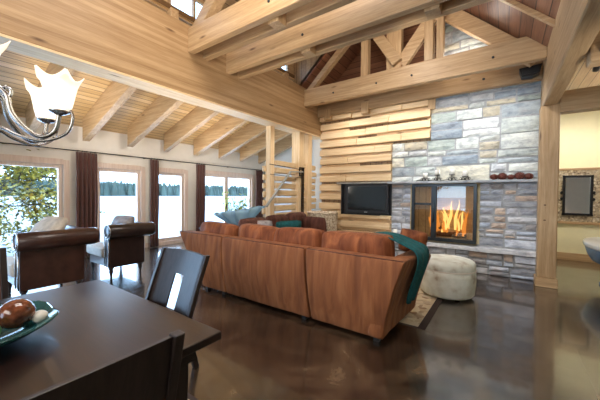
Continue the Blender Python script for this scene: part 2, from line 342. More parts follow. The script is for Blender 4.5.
# ------------------------------------------------------------------ mesh helper
class MB:
    def __init__(s): s.v = []; s.f = []; s.c = []; s.smooth = []; s.cur = None; s.sm = False
    def add(s, vs, fs, smooth=None):
        o = len(s.v); s.v += [tuple(v) for v in vs]
        for f in fs:
            s.f.append([i+o for i in f]); s.c.append(s.cur); s.smooth.append(s.sm if smooth is None else smooth)
        return s
    def box(s, x0, x1, y0, y1, z0, z1, mat=None):
        vs = [Vector((x, y, z)) for z in (z0, z1) for y in (y0, y1) for x in (x0, x1)]
        if mat is not None: vs = [mat @ v for v in vs]
        return s.add(vs, [(0, 2, 3, 1), (4, 5, 7, 6), (0, 1, 5, 4), (2, 6, 7, 3), (0, 4, 6, 2), (1, 3, 7, 5)], False)
    def hexa(s, p):   # eight points: bottom four ccw, top four ccw
        return s.add(p, [(3, 2, 1, 0), (4, 5, 6, 7), (0, 1, 5, 4), (1, 2, 6, 5), (2, 3, 7, 6), (3, 0, 4, 7)], False)
    def prism(s, poly, axis, a, b):
        """poly in the two other axes (order x,y,z without axis)"""
        def P(u, v, t):
            return {'x': (t, u, v), 'y': (u, t, v), 'z': (u, v, t)}[axis]
        n = len(poly); vs = [P(u, v, a) for u, v in poly] + [P(u, v, b) for u, v in poly]
        fs = [tuple(range(n-1, -1, -1)), tuple(range(n, 2*n))] + [(i, (i+1) % n, n+(i+1) % n, n+i) for i in range(n)]
        return s.add(vs, fs, False)
    def bar(s, a, b, w, h, up=(0, 0, 1)):
        a = Vector(a); b = Vector(b); d = (b-a).normalized(); sd = d.cross(Vector(up)).normalized(); u = sd.cross(d)
        pts = []
        for p in (a, b):
            pts += [p-sd*w/2-u*h/2, p+sd*w/2-u*h/2, p+sd*w/2+u*h/2, p-sd*w/2+u*h/2]
        return s.add(pts, [(3, 2, 1, 0), (4, 5, 6, 7), (0, 1, 5, 4), (1, 2, 6, 5), (2, 3, 7, 6), (3, 0, 4, 7)], False)
    def tube(s, pts, r, n=8, closed=False, smooth=True):
        pts = [Vector(p) for p in pts]; rs = r if isinstance(r, (list, tuple)) else [r]*len(pts)
        vs = []; prev = None
        for i, p in enumerate(pts):
            t = (pts[min(i+1, len(pts)-1)]-pts[max(i-1, 0)])
            if closed: t = pts[(i+1) % len(pts)]-pts[i-1]
            t.normalize()
            if prev is None:
                up = Vector((0, 0, 1)) if abs(t.z) < 0.9 else Vector((1, 0, 0)); u = t.cross(up).normalized()
            else: u = (prev - t*prev.dot(t)).normalized()
            prev = u; v = t.cross(u)
            for k in range(n):
                a = 2*PI*k/n; vs.append(p + (u*math.cos(a)+v*math.sin(a))*rs[i])
        m = len(pts); fs = []
        for i in range(m if closed else m-1):
            j = (i+1) % m
            for k in range(n): fs.append((i*n+k, i*n+(k+1) % n, j*n+(k+1) % n, j*n+k))
        s.add(vs, fs, smooth)
        if not closed:
            s.add(vs[:n], [tuple(range(n-1, -1, -1))], False); s.add(vs[-n:], [tuple(range(n))], False)
        return s
    def lathe(s, prof, c=(0, 0, 0), n=24, mat=None, smooth=True):
        vs = []
        for r, z in prof:
            for k in range(n):
                a = 2*PI*k/n; v = Vector((r*math.cos(a), r*math.sin(a), z))
                if mat is not None: v = mat @ v
                vs.append(v + Vector(c))
        fs = [(i*n+k, i*n+(k+1) % n, (i+1)*n+(k+1) % n, (i+1)*n+k) for i in range(len(prof)-1) for k in range(n)]
        if prof[0][0] > 1e-5: fs.append(tuple(range(n-1, -1, -1)))
        if prof[-1][0] > 1e-5: fs.append(tuple(range((len(prof)-1)*n, len(prof)*n)))
        return s.add(vs, fs, smooth)
    def ball(s, c, r, n=12, sc=(1, 1, 1), mat=None, jit=0):
        vs = []; m = n//2+1
        for i in range(m+1):
            th = PI*i/m
            for k in range(n):
                a = 2*PI*k/n; v = Vector((math.sin(th)*math.cos(a)*sc[0], math.sin(th)*math.sin(a)*sc[1], math.cos(th)*sc[2]))*r
                if jit: v *= 1+jit*noise.noise(v*9/r*0.3+Vector(c))
                if mat is not None: v = mat @ v
                vs.append(v+Vector(c))
        fs = [(i*n+k, (i+1)*n+k, (i+1)*n+(k+1) % n, i*n+(k+1) % n) for i in range(m) for k in range(n)]
        return s.add(vs, fs, True)
    def pillow(s, c, sx, sy, sz, mat=None, p=4.0, n=14, jit=0.0, seed=0):
        """soft cushion: superellipse in x,z ; puffed in y (thickness sy)"""
        vs = []; fs = []; c = Vector(c)
        for side in (-1, 1):
            o = len(vs)
            for i in range(n+1):
                for j in range(n+1):
                    u = -1+2*i/n; v = -1+2*j/n
                    edge = max(0, (1-abs(u)**p)*(1-abs(v)**p))**0.5
                    pin = 1-0.05*(abs(u)**3*(1-abs(v)))  # slight waist
                    q = Vector((u*sx/2*(1-0.07*abs(v)**4), side*sy/2*edge, v*sz/2*(1-0.07*abs(u)**4)))
                    if jit: q += Vector((0, side, 0.4))*jit*noise.noise(Vector((u*2+seed, v*2, seed*3.1)))*edge
                    if mat is not None: q = mat @ q
                    vs.append(q+c)
            for i in range(n):
                for j in range(n):
                    a = o+i*(n+1)+j; f = (a, a+1, a+n+2, a+n+1)
                    fs.append(f if side > 0 else f[::-1])
        return s.add(vs, fs, True)
    def build(s, name, mat, parent=None, bevel=0, seg=2, label=None, kind=None, local=False, subsurf=0, weld=True):
        me = bpy.data.meshes.new(name); off = Vector((0, 0, 0))
        if parent is not None and not local:
            q = parent
            while q is not None: off = off + q.location; q = q.parent
        org = Vector((0, 0, 0))
        if parent is None and not local and s.v:
            xs = [v[0] for v in s.v]; ys = [v[1] for v in s.v]; zs = [v[2] for v in s.v]
            org = Vector(((min(xs)+max(xs))/2, (min(ys)+max(ys))/2, min(zs)))
            off = org
        me.from_pydata([tuple(Vector(v)-off) for v in s.v], [], s.f); me.update()
        for i, p in enumerate(me.polygons): p.use_smooth = s.smooth[i]
        if any(c is not None for c in s.c):
            ca = me.color_attributes.new('tone', 'FLOAT_COLOR', 'CORNER'); k = 0
            for i, p in enumerate(me.polygons):
                for _ in p.loop_indices: ca.data[_].color = (*(s.c[i] or (1, 1, 1)), 1)
        ob = bpy.data.objects.new(name, me); col.objects.link(ob)
        ob.location = org
        if weld:
            bm = bmesh.new(); bm.from_mesh(me); bmesh.ops.remove_doubles(bm, verts=bm.verts, dist=1e-5)
            bmesh.ops.recalc_face_normals(bm, faces=bm.faces); bm.to_mesh(me); bm.free()
        me.materials.append(MATS[mat] if isinstance(mat, str) else mat)
        if bevel:
            md = ob.modifiers.new('bevel', 'BEVEL'); md.width = bevel; md.segments = seg; md.limit_method = 'ANGLE'; md.angle_limit = R_(40)
        if subsurf:
            md = ob.modifiers.new('soft', 'SUBSURF'); md.levels = subsurf; md.render_levels = subsurf
        if parent is not None: ob.parent = parent
        if label: ob['label'] = label
        if kind: ob['kind'] = kind
        return ob
def tag(ob, label=None, cat=None, group=None, kind=None):
    if label: ob['label'] = label
    if cat: ob['category'] = cat
    if group: ob['group'] = group
    if kind: ob['kind'] = kind
    return ob
def empty(name, loc, label, cat, group=None, rz=0):
    e = bpy.data.objects.new(name, None); col.objects.link(e); e.location = loc; e.rotation_euler = (0, 0, rz)
    e.empty_display_size = 0.1
    return tag(e, label, cat, group)
def copy_tree(ob, parent=None):
    c = ob.copy(); col.objects.link(c); c.parent = parent
    for ch in list(ob.children): copy_tree(ch, c)
    return c
def struct(mb, name, mat, label=None, **k):
    ob = mb.build(name, mat, **k); ob['kind'] = 'structure'
    if label: ob['label'] = label; ob['category'] = name.split('_')[0]
    return ob
random.seed(4)

# ------------------------------------------------------------------ room shell
WX = -8.05; EY = 8.9; BY = 6.65; GY = -3.6; RX = 4.2
b = MB(); b.box(WX-0.25, RX+0.2, GY-0.2, 9.6, -0.2, 0)
struct(b, 'floor', 'stained_concrete', 'glossy dark brown stained concrete floor', local=True)
# shed ceiling on the left (planks along y)
def deckz(x): return 3.02+0.344*(x-WX)
b = MB(); b.prism([(WX-0.3, deckz(WX-0.3)), (-4.25, deckz(-4.25)), (-4.25, deckz(-4.25)+0.08), (WX-0.3, deckz(WX-0.3)+0.08)], 'y', GY, EY+0.1)
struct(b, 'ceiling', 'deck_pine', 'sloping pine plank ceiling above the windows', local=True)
# window wall with openings
opens = [(-2.6, -0.4, 0.08, 2.1), (-0.1, 2.24, 0.08, 2.11), (2.90, 3.93, 0.10, 2.1), (4.36, 5.24, 0.10, 2.1), (5.88, 8.12, 0.10, 2.14)]
b = MB(); y = GY
for (a, c, z0, z1) in opens:
    b.box(WX-0.18, WX, y, a, 0, 3.03); b.box(WX-0.18, WX, a, c, z1, 3.03); b.box(WX-0.18, WX, a, c, 0, z0); y = c
b.box(WX-0.18, WX, y, EY+0.1, 0, 3.03)
struct(b, 'wall_left', 'plaster', 'cream plaster wall holding the lake windows')
b = MB(); b.prism([(WX-0.18, 0), (-4.0, 0), (-4.0, 4.3), (WX-0.18, deckz(WX-0.18))], 'y', EY, EY+0.15)
struct(b, 'wall_far', 'plaster_grey', 'pale grey end wall beyond the slatted screen')
b = MB(); b.box(-4.3, -4.02, BY+0.1, EY, 0, 4.2); struct(b, 'wall_inner', 'plaster_grey', 'pale wall behind the slatted screen')
# windows
def window(i, y0, y1, z0, z1, mull=None, label=''):
    e = empty('window_%d' % i, (WX-0.09, (y0+y1)/2, z0), label, 'window'); e['kind'] = 'structure'
    t = 0.075
    f = MB(); f.box(WX-0.12, WX-0.03, y0, y0+t, z0, z1); f.box(WX-0.12, WX-0.03, y1-t, y1, z0, z1)
    f.box(WX-0.12, WX-0.03, y0+t, y1-t, z0, z0+0.1); f.box(WX-0.12, WX-0.03, y0+t, y1-t, z1-t, z1)
    if mull: f.box(WX-0.12, WX-0.03, mull-0.075, mull+0.075, z0+0.1, z1-t)
    f.build('window_frame', 'window_wood', e, bevel=0.006)
    c = MB(); k = 0.11
    c.box(WX-0.0, WX+0.03, y0-k, y0, 0, z1+k); c.box(WX, WX+0.03, y1, y1+k, 0, z1+k); c.box(WX, WX+0.035, y0, y1, z1, z1+k+0.02)
    c.box(WX, WX+0.03, y0, y1, 0, z0)
    c.build('casing', 'window_wood', e, bevel=0.006)
    g = MB(); g.box(WX-0.08, WX-0.07, y0+t, y1-t, z0+0.1, z1-t); g.build('pane', 'window_glass', e)
    if mull:
        h = MB(); h.box(WX-0.03, WX-0.0, mull-0.03, mull-0.005, 0.95, 1.15); h.build('handle', 'black_metal', e, bevel=0.004)
window(1, *opens[0], label='lake window nearest the viewer, out at the left')
window(2, *opens[1], label='wide lake window left of the first curtain with tree branches outside')
window(3, *opens[2], label='lake window between the first and second curtains')
window(4, *opens[3], label='lake window between the second and third curtains')
window(5, *opens[4], mull=6.92, label='double lake window with a central mullion by the end wall')
b = MB(); y = GY
for (a, c, z0, z1) in opens:
    b.box(WX, WX+0.02, y, a-0.12, 0, 0.12); y = c+0.12
b.box(WX, WX+0.02, y, EY, 0, 0.12); struct(b, 'baseboard_left', 'window_wood')

# back wall: slat wall + substrate
b = MB(); b.box(-4.02, 0.49, BY+0.12, BY+0.3, 0, 3.9); struct(b, 'wall_back', 'timber_x', 'timber backing wall of the fireplace side')
b = MB(); b.prism([(-4.3, 3.7), (0.7, 3.7), (0.7, 3.9), (-1.9, 6.1), (-4.3, 4.05)], 'y', BY+0.12, BY+0.3); struct(b, 'wall_gable', 'gable_red', 'dark red plank gable above the slats')
# main roof (right slope, left slope, dormer)
def roofR(x): return 4.24-0.95*x
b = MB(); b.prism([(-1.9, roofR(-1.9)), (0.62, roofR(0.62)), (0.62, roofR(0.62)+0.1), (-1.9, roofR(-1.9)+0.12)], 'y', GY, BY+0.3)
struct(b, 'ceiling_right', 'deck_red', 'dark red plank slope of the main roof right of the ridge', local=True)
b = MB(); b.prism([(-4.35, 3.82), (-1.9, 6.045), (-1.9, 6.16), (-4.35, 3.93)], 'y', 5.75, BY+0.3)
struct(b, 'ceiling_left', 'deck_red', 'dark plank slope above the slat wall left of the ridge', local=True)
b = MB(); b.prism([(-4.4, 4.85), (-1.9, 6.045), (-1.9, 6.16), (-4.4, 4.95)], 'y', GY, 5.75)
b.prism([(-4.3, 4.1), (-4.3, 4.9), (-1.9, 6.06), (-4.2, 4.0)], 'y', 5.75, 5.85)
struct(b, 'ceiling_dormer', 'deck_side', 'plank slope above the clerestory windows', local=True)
# clerestory wall + windows
cl = [(-2.6, -1.6), (-1.3, -0.3), (0.1, 1.1), (1.45, 2.32), (2.50, 3.25), (3.45, 4.0), (4.75, 5.55)]
b = MB(); y = GY
for a, c in cl:
    b.box(-4.36, -4.28, y, a, 4.3, 4.9); b.box(-4.36, -4.28, a, c, 4.3, 4.38); b.box(-4.36, -4.28, a, c, 4.78, 4.9); y = c
b.box(-4.36, -4.28, y, 5.8, 4.3, 4.9); struct(b, 'wall_clerestory', 'timber_y', 'timber strip wall between the clerestory windows')
for i, (a, c) in enumerate(cl):
    e = empty('window_%d' % (i+10), (-4.32, (a+c)/2, 4.38), 'small clerestory window above the long beam, number %s from the viewer' % ['one', 'two', 'three', 'four', 'five', 'six', 'seven'][i], 'window'); e['kind'] = 'structure'
    f = MB(); f.box(-4.33, -4.27, a, a+0.05, 4.38, 4.78); f.box(-4.33, -4.27, c-0.05, c, 4.38, 4.78); f.box(-4.33, -4.27, a, c, 4.38, 4.42); f.box(-4.33, -4.27, a, c, 4.74, 4.78)
    mm = a+0.62*(c-a); f.box(-4.33, -4.27, mm-0.02, mm+0.02, 4.42, 4.74)
    f.build('window_frame', 'timber_y', e); g = MB(); g.box(-4.31, -4.3, a+0.05, c-0.05, 4.42, 4.74); g.build('pane', 'window_glass', e)
# right room
b = MB(); b.box(0.70, RX+0.2, 9.3, 9.5, 0, 3.5); struct(b, 'wall_yellow', 'yellow_paint', 'yellow painted wall behind the mirror')
b = MB(); b.box(0.49, 0.60, BY+0.3, 9.5, 0, 3.5); struct(b, 'wall_chimney_side', 'yellow_paint', 'yellow flank wall behind the stone chimney')
b = MB(); b.box(RX, RX+0.2, GY, 9.5, 0, 4.0); struct(b, 'wall_right', 'yellow_paint', 'yellow wall at the right side')
b = MB(); b.box(0.5, RX+0.2, GY, 9.5, 3.62, 3.72); struct(b, 'ceiling_side', 'deck_side', 'flat dark plank ceiling of the side room', local=True)
b = MB(); b.box(0.70, RX, 9.27, 9.3, 0, 0.17); struct(b, 'baseboard_right', 'timber_x', bevel=0.005)
# wall behind the viewer with large openings to daylight
b = MB(); b.box(WX-0.2, -3.2, GY-0.2, GY, 0, 4.2); b.box(-1.6, RX, GY-0.2, GY, 0, 4.2); b.box(-3.2, -1.6, GY-0.2, GY, 2.3, 4.2)
b.prism([(-5, 4.2), (0.7, 3.7), (-1.9, 6.1), (-4.4, 4.9)], 'y', GY-0.2, GY)
struct(b, 'wall_behind', 'plaster')

# ------------------------------------------------------------------ timber frame
def thing(mb, name, mat, label, cat, group=None, **k): return tag(mb.build(name, mat, **k), label, cat, group)
b = MB(); b.box(-4.32, -4.0, GY, BY+0.1, 3.03, 4.08)
lb = empty('ceiling_beam', (-4.16, 1.5, 3.0), 'deep laminated golden beam running the length of the room above the window side', 'beam')
b.build('beam_timber', 'glulam', lb, bevel=0.012)
b = MB(); b.box(-4.325, -3.995, GY, BY+0.1, 3.0, 3.029); b.build('lit_soffit_strip', 'pale_y', lb, bevel=0.004)  # added pale strip standing in for the brightly lit underside of the beam
b = MB(); b.box(0.49, 0.68, GY, BY-0.02, 3.0, 3.98)
thing(b, 'ceiling_beam', 'timber_y', 'pale timber beam running overhead to the right hand post', 'beam', bevel=0.02)
b = MB(); b.box(0.70, 3.9, 4.2, 4.42, 2.9, 3.6)
thing(b, 'ceiling_beam', 'timber_x', 'cross beam going off to the right from the long overhead beam', 'beam', bevel=0.02)
b = MB(); b.box(0.70, 3.9, 6.24, 6.46, 2.86, 3.2)
thing(b, 'ceiling_beam', 'timber_x', 'header beam beside the top of the right hand post', 'beam', bevel=0.02)
for i, y in enumerate((4.95, 5.6)):
    b = MB(); b.box(0.70, 3.9, y, y+0.1, 3.42, 3.6)
    thing(b, 'ceiling_joist', 'timber_x', ['dark ceiling joist nearer the cross beam at right', 'dark ceiling joist nearer the header beam at right'][i], 'joist', bevel=0.01)
# rafters of the shed ceiling
e0 = None
ry = [2.52+0.94*k for k in range(-2, 7)]
nm = {2.52: 'first', 3.46: 'second', 4.40: 'third', 5.34: 'fourth', 6.28: 'fifth', 7.22: 'sixth', 8.16: 'seventh', 1.58: 'eighth'}
for k, y in enumerate(ry):
    b = MB()
    xa, xb = -7.72, -4.2
    zb = lambda x: deckz(x)-0.48
    b.prism([(xa, deckz(xa)-0.001), (xb, deckz(xb)-0.001), (xb, zb(xb)), (xa, zb(xa))], 'y', y-0.02, y+0.12)
    q = b.build('rafter', 'timber_x', bevel=0.012)
    if y < 0.5: col.objects.unlink(q) if False else None; lab = 'golden rafter in the sloping ceiling above the nearest lake window'
    elif y < 1: lab = 'golden rafter overhead left of the chandelier shades'
    else:
        kk = round((y-1.58)/0.94)
        lab = ['golden rafter seen just behind the chandelier shades', 'golden rafter ending above the first curtain', 'golden rafter ending above the third window, right of the first curtain', 'golden rafter ending above the second curtain', 'golden rafter ending above the third curtain',
               'golden rafter ending above the mullion of the double window', 'golden rafter ending above the far curtain', 'golden rafter closest to the pale end wall'][kk]
    tag(q, lab, 'rafter', 'rafters of the sloping ceiling')
b = MB(); 

# posts
b = MB(); b.box(0.46, 0.71, 6.24, 6.49, 0.15, 3.0)
pt = empty('timber_post', (0.585, 6.365, 0), 'tall square timber post at the right edge of the stone fireplace', 'post')
b.build('post_shaft', 'timber_z', pt, bevel=0.015)
b = MB(); b.box(0.44, 0.73, 6.22, 6.51, 0, 0.15); b.build('plinth', 'timber_x', pt, bevel=0.01)
for z in (1.35, 1.1):
    b = MB(); b.box(0.53, 0.56, 6.232, 6.241, z, z+0.02); b.build('peg', 'log_bark', pt)
for (x0, x1, y0, y1, lab) in [(-4.36, -4.22, 4.84, 4.98, 'slim timber post at the near end of the slatted stair screen'),
                              (-4.30, -4.06, 5.72, 5.92, 'thick timber post under the long beam, middle of the slatted screen'),
                              (-4.24, -4.06, 6.10, 6.28, 'timber post beside the slat wall left of the basket')]:
    b = MB(); b.box(x0, x1, y0, y1, 0, 3.03); thing(b, 'timber_post', 'pale_z', lab, 'post', bevel=0.01)

def truss(y, z0, z1, label, xl=-4.0, xr=0.49, gap=0.17, blocks=(), web=False, top=True, tl=None):
    e = empty('roof_truss', (-1.9, y, z0), label, 'truss')
    for k, yy in enumerate((y, y+0.1+gap)):
        b = MB(); b.box(xl, xr, yy, yy+0.1, z0, z1); b.build('bottom_chord', 'timber_x', e, bevel=0.012)
    for x in blocks:
        b = MB(); b.box(x-0.08, x+0.08, y+0.1, y+0.1+gap, z0-0.035, z0+0.26); b.build('spacer_block', 'timber_z', e, bevel=0.008)
        for zz in (0.16,):
            c = MB(); c.lathe([(0.0, 0), (0.018, 0.0), (0.018, 0.012), (0.0, 0.014)], (x+0.02, y, z0+zz), 8, Matrix.Rotation(PI/2, 3, 'X')); c.build('bolt', 'bolt', e)
    return e
t1 = truss(2.66, 3.66, 4.02, 'roof truss nearest the viewer with lit left end', blocks=(-2.38, -0.6))
b = MB(); b.prism([(-4.28, 4.02), (-3.98, 4.02), (-1.9, 5.6), (-1.9, 5.95)], 'y', 2.80, 2.96); b.build('top_chord', 'timber_x', t1, bevel=0.01)
t2 = truss(3.40, 3.60, 3.96, 'second roof truss, close behind the nearest one', blocks=(-2.4, -0.7))
b = MB(); b.prism([(-4.25, 3.96), (-3.95, 3.96), (-1.9, 5.6), (-1.9, 5.95)], 'y', 3.55, 3.7); b.build('top_chord', 'timber_x', t2, bevel=0.01)
t3 = empty('roof_truss', (-1.9, 5.8, 3.6), 'third roof truss just before the stone chimney with posts and braces', 'truss')
b = MB(); b.box(-4.0, 0.49, 5.80, 5.92, 3.62, 4.02); b.build('bottom_chord', 'timber_x', t3, bevel=0.012)
b = MB(); b.prism([(-4.0, 3.98), (-3.82, 3.98), (-1.9, 5.68), (-1.9, 5.88)], 'y', 5.83, 5.97); b.build('top_chord', 'timber_x', t3, bevel=0.01)
b = MB(); b.prism([(0.47, 3.78), (0.30, 3.62), (-1.9, 5.62), (-1.9, 5.98)], 'y', 5.99, 6.12); b.build('top_chord', 'timber_x', t3, bevel=0.01)
for (xa, xb) in ((-2.56, -2.40), (-1.29, -1.13), (-1.08, -0.96)):
    b = MB(); b.box(xa, xb, 5.83, 5.98, 4.0, roofR(max(-1.9, xb))-0.1 if xa > -1.9 else 5.2); b.build('truss_post', 'timber_z', t3, bevel=0.01)
b = MB(); b.box(-2.02, -1.72, 5.86, 6.0, 4.0, 5.7); b.build('king_post', 'timber_z', t3, bevel=0.01)
b = MB(); b.bar((-1.78, 5.82, 4.12), (-2.5, 5.82, 5.25), 0.12, 0.2); b.build('brace', 'timber_x', t3, bevel=0.008)
b = MB(); b.bar((-1.75, 5.93, 4.1), (-1.05, 5.93, 5.0), 0.1, 0.24); b.build('brace', 'timber_x', t3, bevel=0.008)
for x in (-3.2, -2.2, -1.5, -0.2):
    c = MB(); c.lathe([(0.0, 0), (0.02, 0.0), (0.02, 0.012), (0.0, 0.014)], (x, 5.80, 3.80), 8, Matrix.Rotation(PI/2, 3, 'X')); c.build('bolt', 'bolt', t3)
# ledger along the chimney
lg = empty('ledger_beam', (-1.7, 6.5, 3.6), 'timber ledger bolted across the top of the slats and stone', 'beam')
b = MB(); b.box(-4.0, 0.49, 6.42, 6.53, 3.50, 3.83); b.build('beam_timber', 'timber_x', lg, bevel=0.012)
for x in (-2.7, -1.3, -3.7):
    b = MB(); b.box(x-0.09, x+0.09, 6.40, 6.54, 3.40, 3.66) if x != -1.3 else b.box(x-0.05, x+0.09, 6.53, 6.60, 3.3, 3.7); b.build('spacer_block', 'timber_z', lg, bevel=0.008)
c = MB(); c.lathe([(0.0, 0), (0.024, 0.0), (0.024, 0.012), (0.0, 0.014)], (-0.36, 6.42, 3.68), 8, Matrix.Rotation(PI/2, 3, 'X')); c.build('bolt', 'bolt', lg)
# roof rafters on the right slope (dark, seen top right)
for i, y in enumerate((4.95,)):
    b = MB(); b.prism([(0.60, roofR(0.60)), (0.60, roofR(0.6)-0.08), (-1.9, roofR(-1.9)-0.08), (-1.9, roofR(-1.9))], 'y', y, y+0.07)
    thing(b, 'roof_rafter', 'timber_x', 'pale roof rafter on the dark slope at top right', 'rafter', bevel=0.006)
sp_ = empty('loudspeaker', (0.32, 6.3, 3.55), 'black wedge loudspeaker hung beneath the truss beside the right post', 'loudspeaker')
b = MB(); b.prism([(0.16, 3.68), (0.47, 3.70), (0.44, 3.56), (0.34, 3.52), (0.20, 3.53)], 'y', 6.22, 6.40); b.build('cabinet', 'black_plastic', sp_, bevel=0.012)
b = MB(); b.box(0.20, 0.42, 6.212, 6.222, 3.56, 3.66); b.build('grille', 'steel_dark', sp_)
b = MB(); b.box(0.29, 0.33, 6.38, 6.42, 3.6, 3.64); b.build('bracket', 'black_metal', sp_)
# track heads on the right
for i, (x, y, z) in enumerate([(0.80, 4.17, 3.02), (0.86, 4.9, 3.25), (0.98, 5.52, 3.25)]):
    e = empty('track_light', (x, y, z), ['black track lamp on the face of the cross beam', 'black track lamp just under the dark ceiling at right', 'track lamp nearest the header beam at right'][i], 'lamp', 'track lamps of the side room')
    top = 3.62 if i else 3.1
    b = MB(); b.tube([(x, y, z+0.04), (x, y+(0.05 if i == 0 else 0), top)], 0.008); b.build('stem', 'track_black', e)
    b = MB(); mt = Matrix.Rotation(R_(55), 3, 'X'); b.lathe([(0.02, -0.06), (0.035, -0.05), (0.04, 0.04), (0.038, 0.05)], (x, y, z), 14, mt); b.build('lamp_head', 'track_black', e)
    b = MB(); b.lathe([(0.0, 0.051), (0.03, 0.051)], (x, y, z), 14, mt); b.build('lens', 'lamp_lens', e)
spot('lamp_yellow_wall', (1.3, 7.6, 3.3), (1.25, 9.3, 1.5), 75, SOFT, 110, 0.8)
point('lamp_side_room', (1.9, 7.2, 2.9), 30, SOFT, 0.1)

# ------------------------------------------------------------------ slat cladding
rnd = random.Random(11)
slat = MB()
def slats(x0, x1, z0, z1, yb, axis='x', pitch=0.228, h=0.155, dmin=0.08, dmax=0.13):
    z = z0; row = 0
    while z < z1-0.03:
        x = x0
        hh = min(h, z1-z)
        while x < x1-0.01:
            L = rnd.uniform(0.5, 1.7); xe = min(x1, x+L)
            if x1-xe < 0.25: xe = x1
            d = rnd.uniform(dmin, dmax); dz = rnd.uniform(-0.012, 0.012)
            if axis == 'x': slat.box(x+0.003, xe-0.003, yb-d, yb, z+dz, z+hh+dz)
            else: slat.box(yb, yb+d, x+0.003, xe-0.003, z+dz, z+hh+dz)
            x = xe
        # filler strip recessed, with a few dark gaps
        x = x0
        while x < x1-0.01:
            L = rnd.uniform(0.4, 1.2); xe = min(x1, x+L)
            if rnd.random() < 0.74:
                if axis == 'x': slat.box(x, xe, yb-rnd.uniform(0.0, 0.02), yb+0.02, z+hh, min(z1, z+pitch))
            x = xe
        z += pitch
slats(-4.0, -1.30, 2.71, 3.60, BY+0.0)
slats(-4.0, -2.11, 1.82, 2.70, BY)
slats(-4.0, -3.36, 0.0, 1.78, BY)
slats(-3.36, -2.11, 0.02, 1.02, BY)
ob = thing(slat, 'slat_cladding', 'pale_x', 'pale horizontal split log slats covering the wall around the television', 'wall cladding', bevel=0.012)
b = MB(); b.box(-4.0, -1.3, BY+0.021, BY+0.12, 0, 3.9); struct(b, 'trim_1', 'deck_side')
# slatted stair screen between the posts
scr = empty('slatted_screen', (-4.2, 5.5, 0), 'open pale log slat screen between the posts behind the sofa', 'screen')
for (ya, yb_) in ((4.98, 5.72), (5.92, 6.10), (6.28, 6.63)):
    slat = MB(); z = 0.1
    while z < 2.2:
        d = rnd.uniform(0.04, 0.09); slat.box(-4.24, -4.24+d+0.03, ya+0.002, yb_-0.002, z, z+rnd.uniform(0.11, 0.14)); z += 0.17
    slat.build('slats', 'pale_y', scr, bevel=0.02)
b = MB()
for z in [0.1+0.19*k for k in range(11)]: b.box(-4.40-rnd.uniform(0, 0.03), -4.362, 4.78, 5.04, z, z+0.13)
b.build('slat_ends', 'pale_y', scr, bevel=0.02)

# iron rail with sloping hand rail
rl = empty('stair_rail', (-4.035, 5.4, 0), 'dark iron stair rail with a sloping grey handrail before the slatted screen', 'railing')
b = MB(); b.bar((-4.035, 4.5, 1.24), (-4.035, 5.34, 2.03), 0.03, 0.055, (1, 0, 0)); b.bar((-4.035, 5.32, 2.02), (-4.035, 5.82, 2.05), 0.03, 0.05, (1, 0, 0)); b.build('handrail', 'rail_grey', rl, bevel=0.004)
b = MB()
for y in (5.80, 5.86): b.bar((-4.035, y-0.01, 0), (-4.035, y, 2.16), 0.022, 0.022, (1, 0, 0))
b.box(-4.045, -4.025, 5.68, 5.87, 2.13, 2.155); b.box(-4.045, -4.025, 5.68, 5.87, 1.94, 1.96); b.box(-4.045, -4.025, 5.68, 5.70, 1.94, 2.155)
b.build('rail_post', 'black_metal', rl)
b = MB(); b.tube([(-4.035, 4.6, 2.13), (-4.035, 5.8, 2.10)], 0.008); b.tube([(-4.035, 4.62, 1.92), (-4.035, 5.8, 1.90)], 0.006); b.build('cable', 'black_metal', rl)

# ------------------------------------------------------------------ stone chimney
ch = empty('stone_chimney', (-0.8, BY, 0), 'tall chimney breast of stacked grey blue and tan stone around the fire', 'chimney')
rs = random.Random(5)
UP = [(0.26, 0.31, 0.36), (0.46, 0.50, 0.48), (0.60, 0.63, 0.60), (0.38, 0.43, 0.46), (0.66, 0.64, 0.54), (0.30, 0.35, 0.40), (0.52, 0.54, 0.55), (0.54, 0.49, 0.38), (0.70, 0.72, 0.70), (0.40, 0.46, 0.43)]
LO = [(0.50, 0.56, 0.66), (0.66, 0.69, 0.76), (0.58, 0.62, 0.70), (0.40, 0.42, 0.46), (0.48, 0.49, 0.53), (0.34, 0.36, 0.41), (0.44, 0.42, 0.42), (0.56, 0.56, 0.58), (0.38, 0.36, 0.36), (0.50, 0.40, 0.33)]  # bluish, brighter light below the mantel is mixed into these stone colours
def split(x0, x1, z0, z1, out, wmax, hmax):
    w_, h_ = x1-x0, z1-z0
    big = rs.random() < 0.16
    if (w_ <= wmax*(1.6 if big else 1) and h_ <= hmax*(1.4 if big else 1)) or (w_ < 0.16 and h_ < 0.1):
        out.append((x0, x1, z0, z1)); return
    if h_ > hmax*0.9 and (h_/hmax > w_/wmax or w_ < wmax*0.8):
        t = z0+h_*rs.uniform(0.35, 0.65); split(x0, x1, z0, t, out, wmax, hmax); split(x0, x1, t, z1, out, wmax, hmax)
    else:
        t = x0+w_*rs.uniform(0.3, 0.7); split(x0, t, z0, z1, out, wmax, hmax); split(t, x1, z0, z1, out, wmax, hmax)
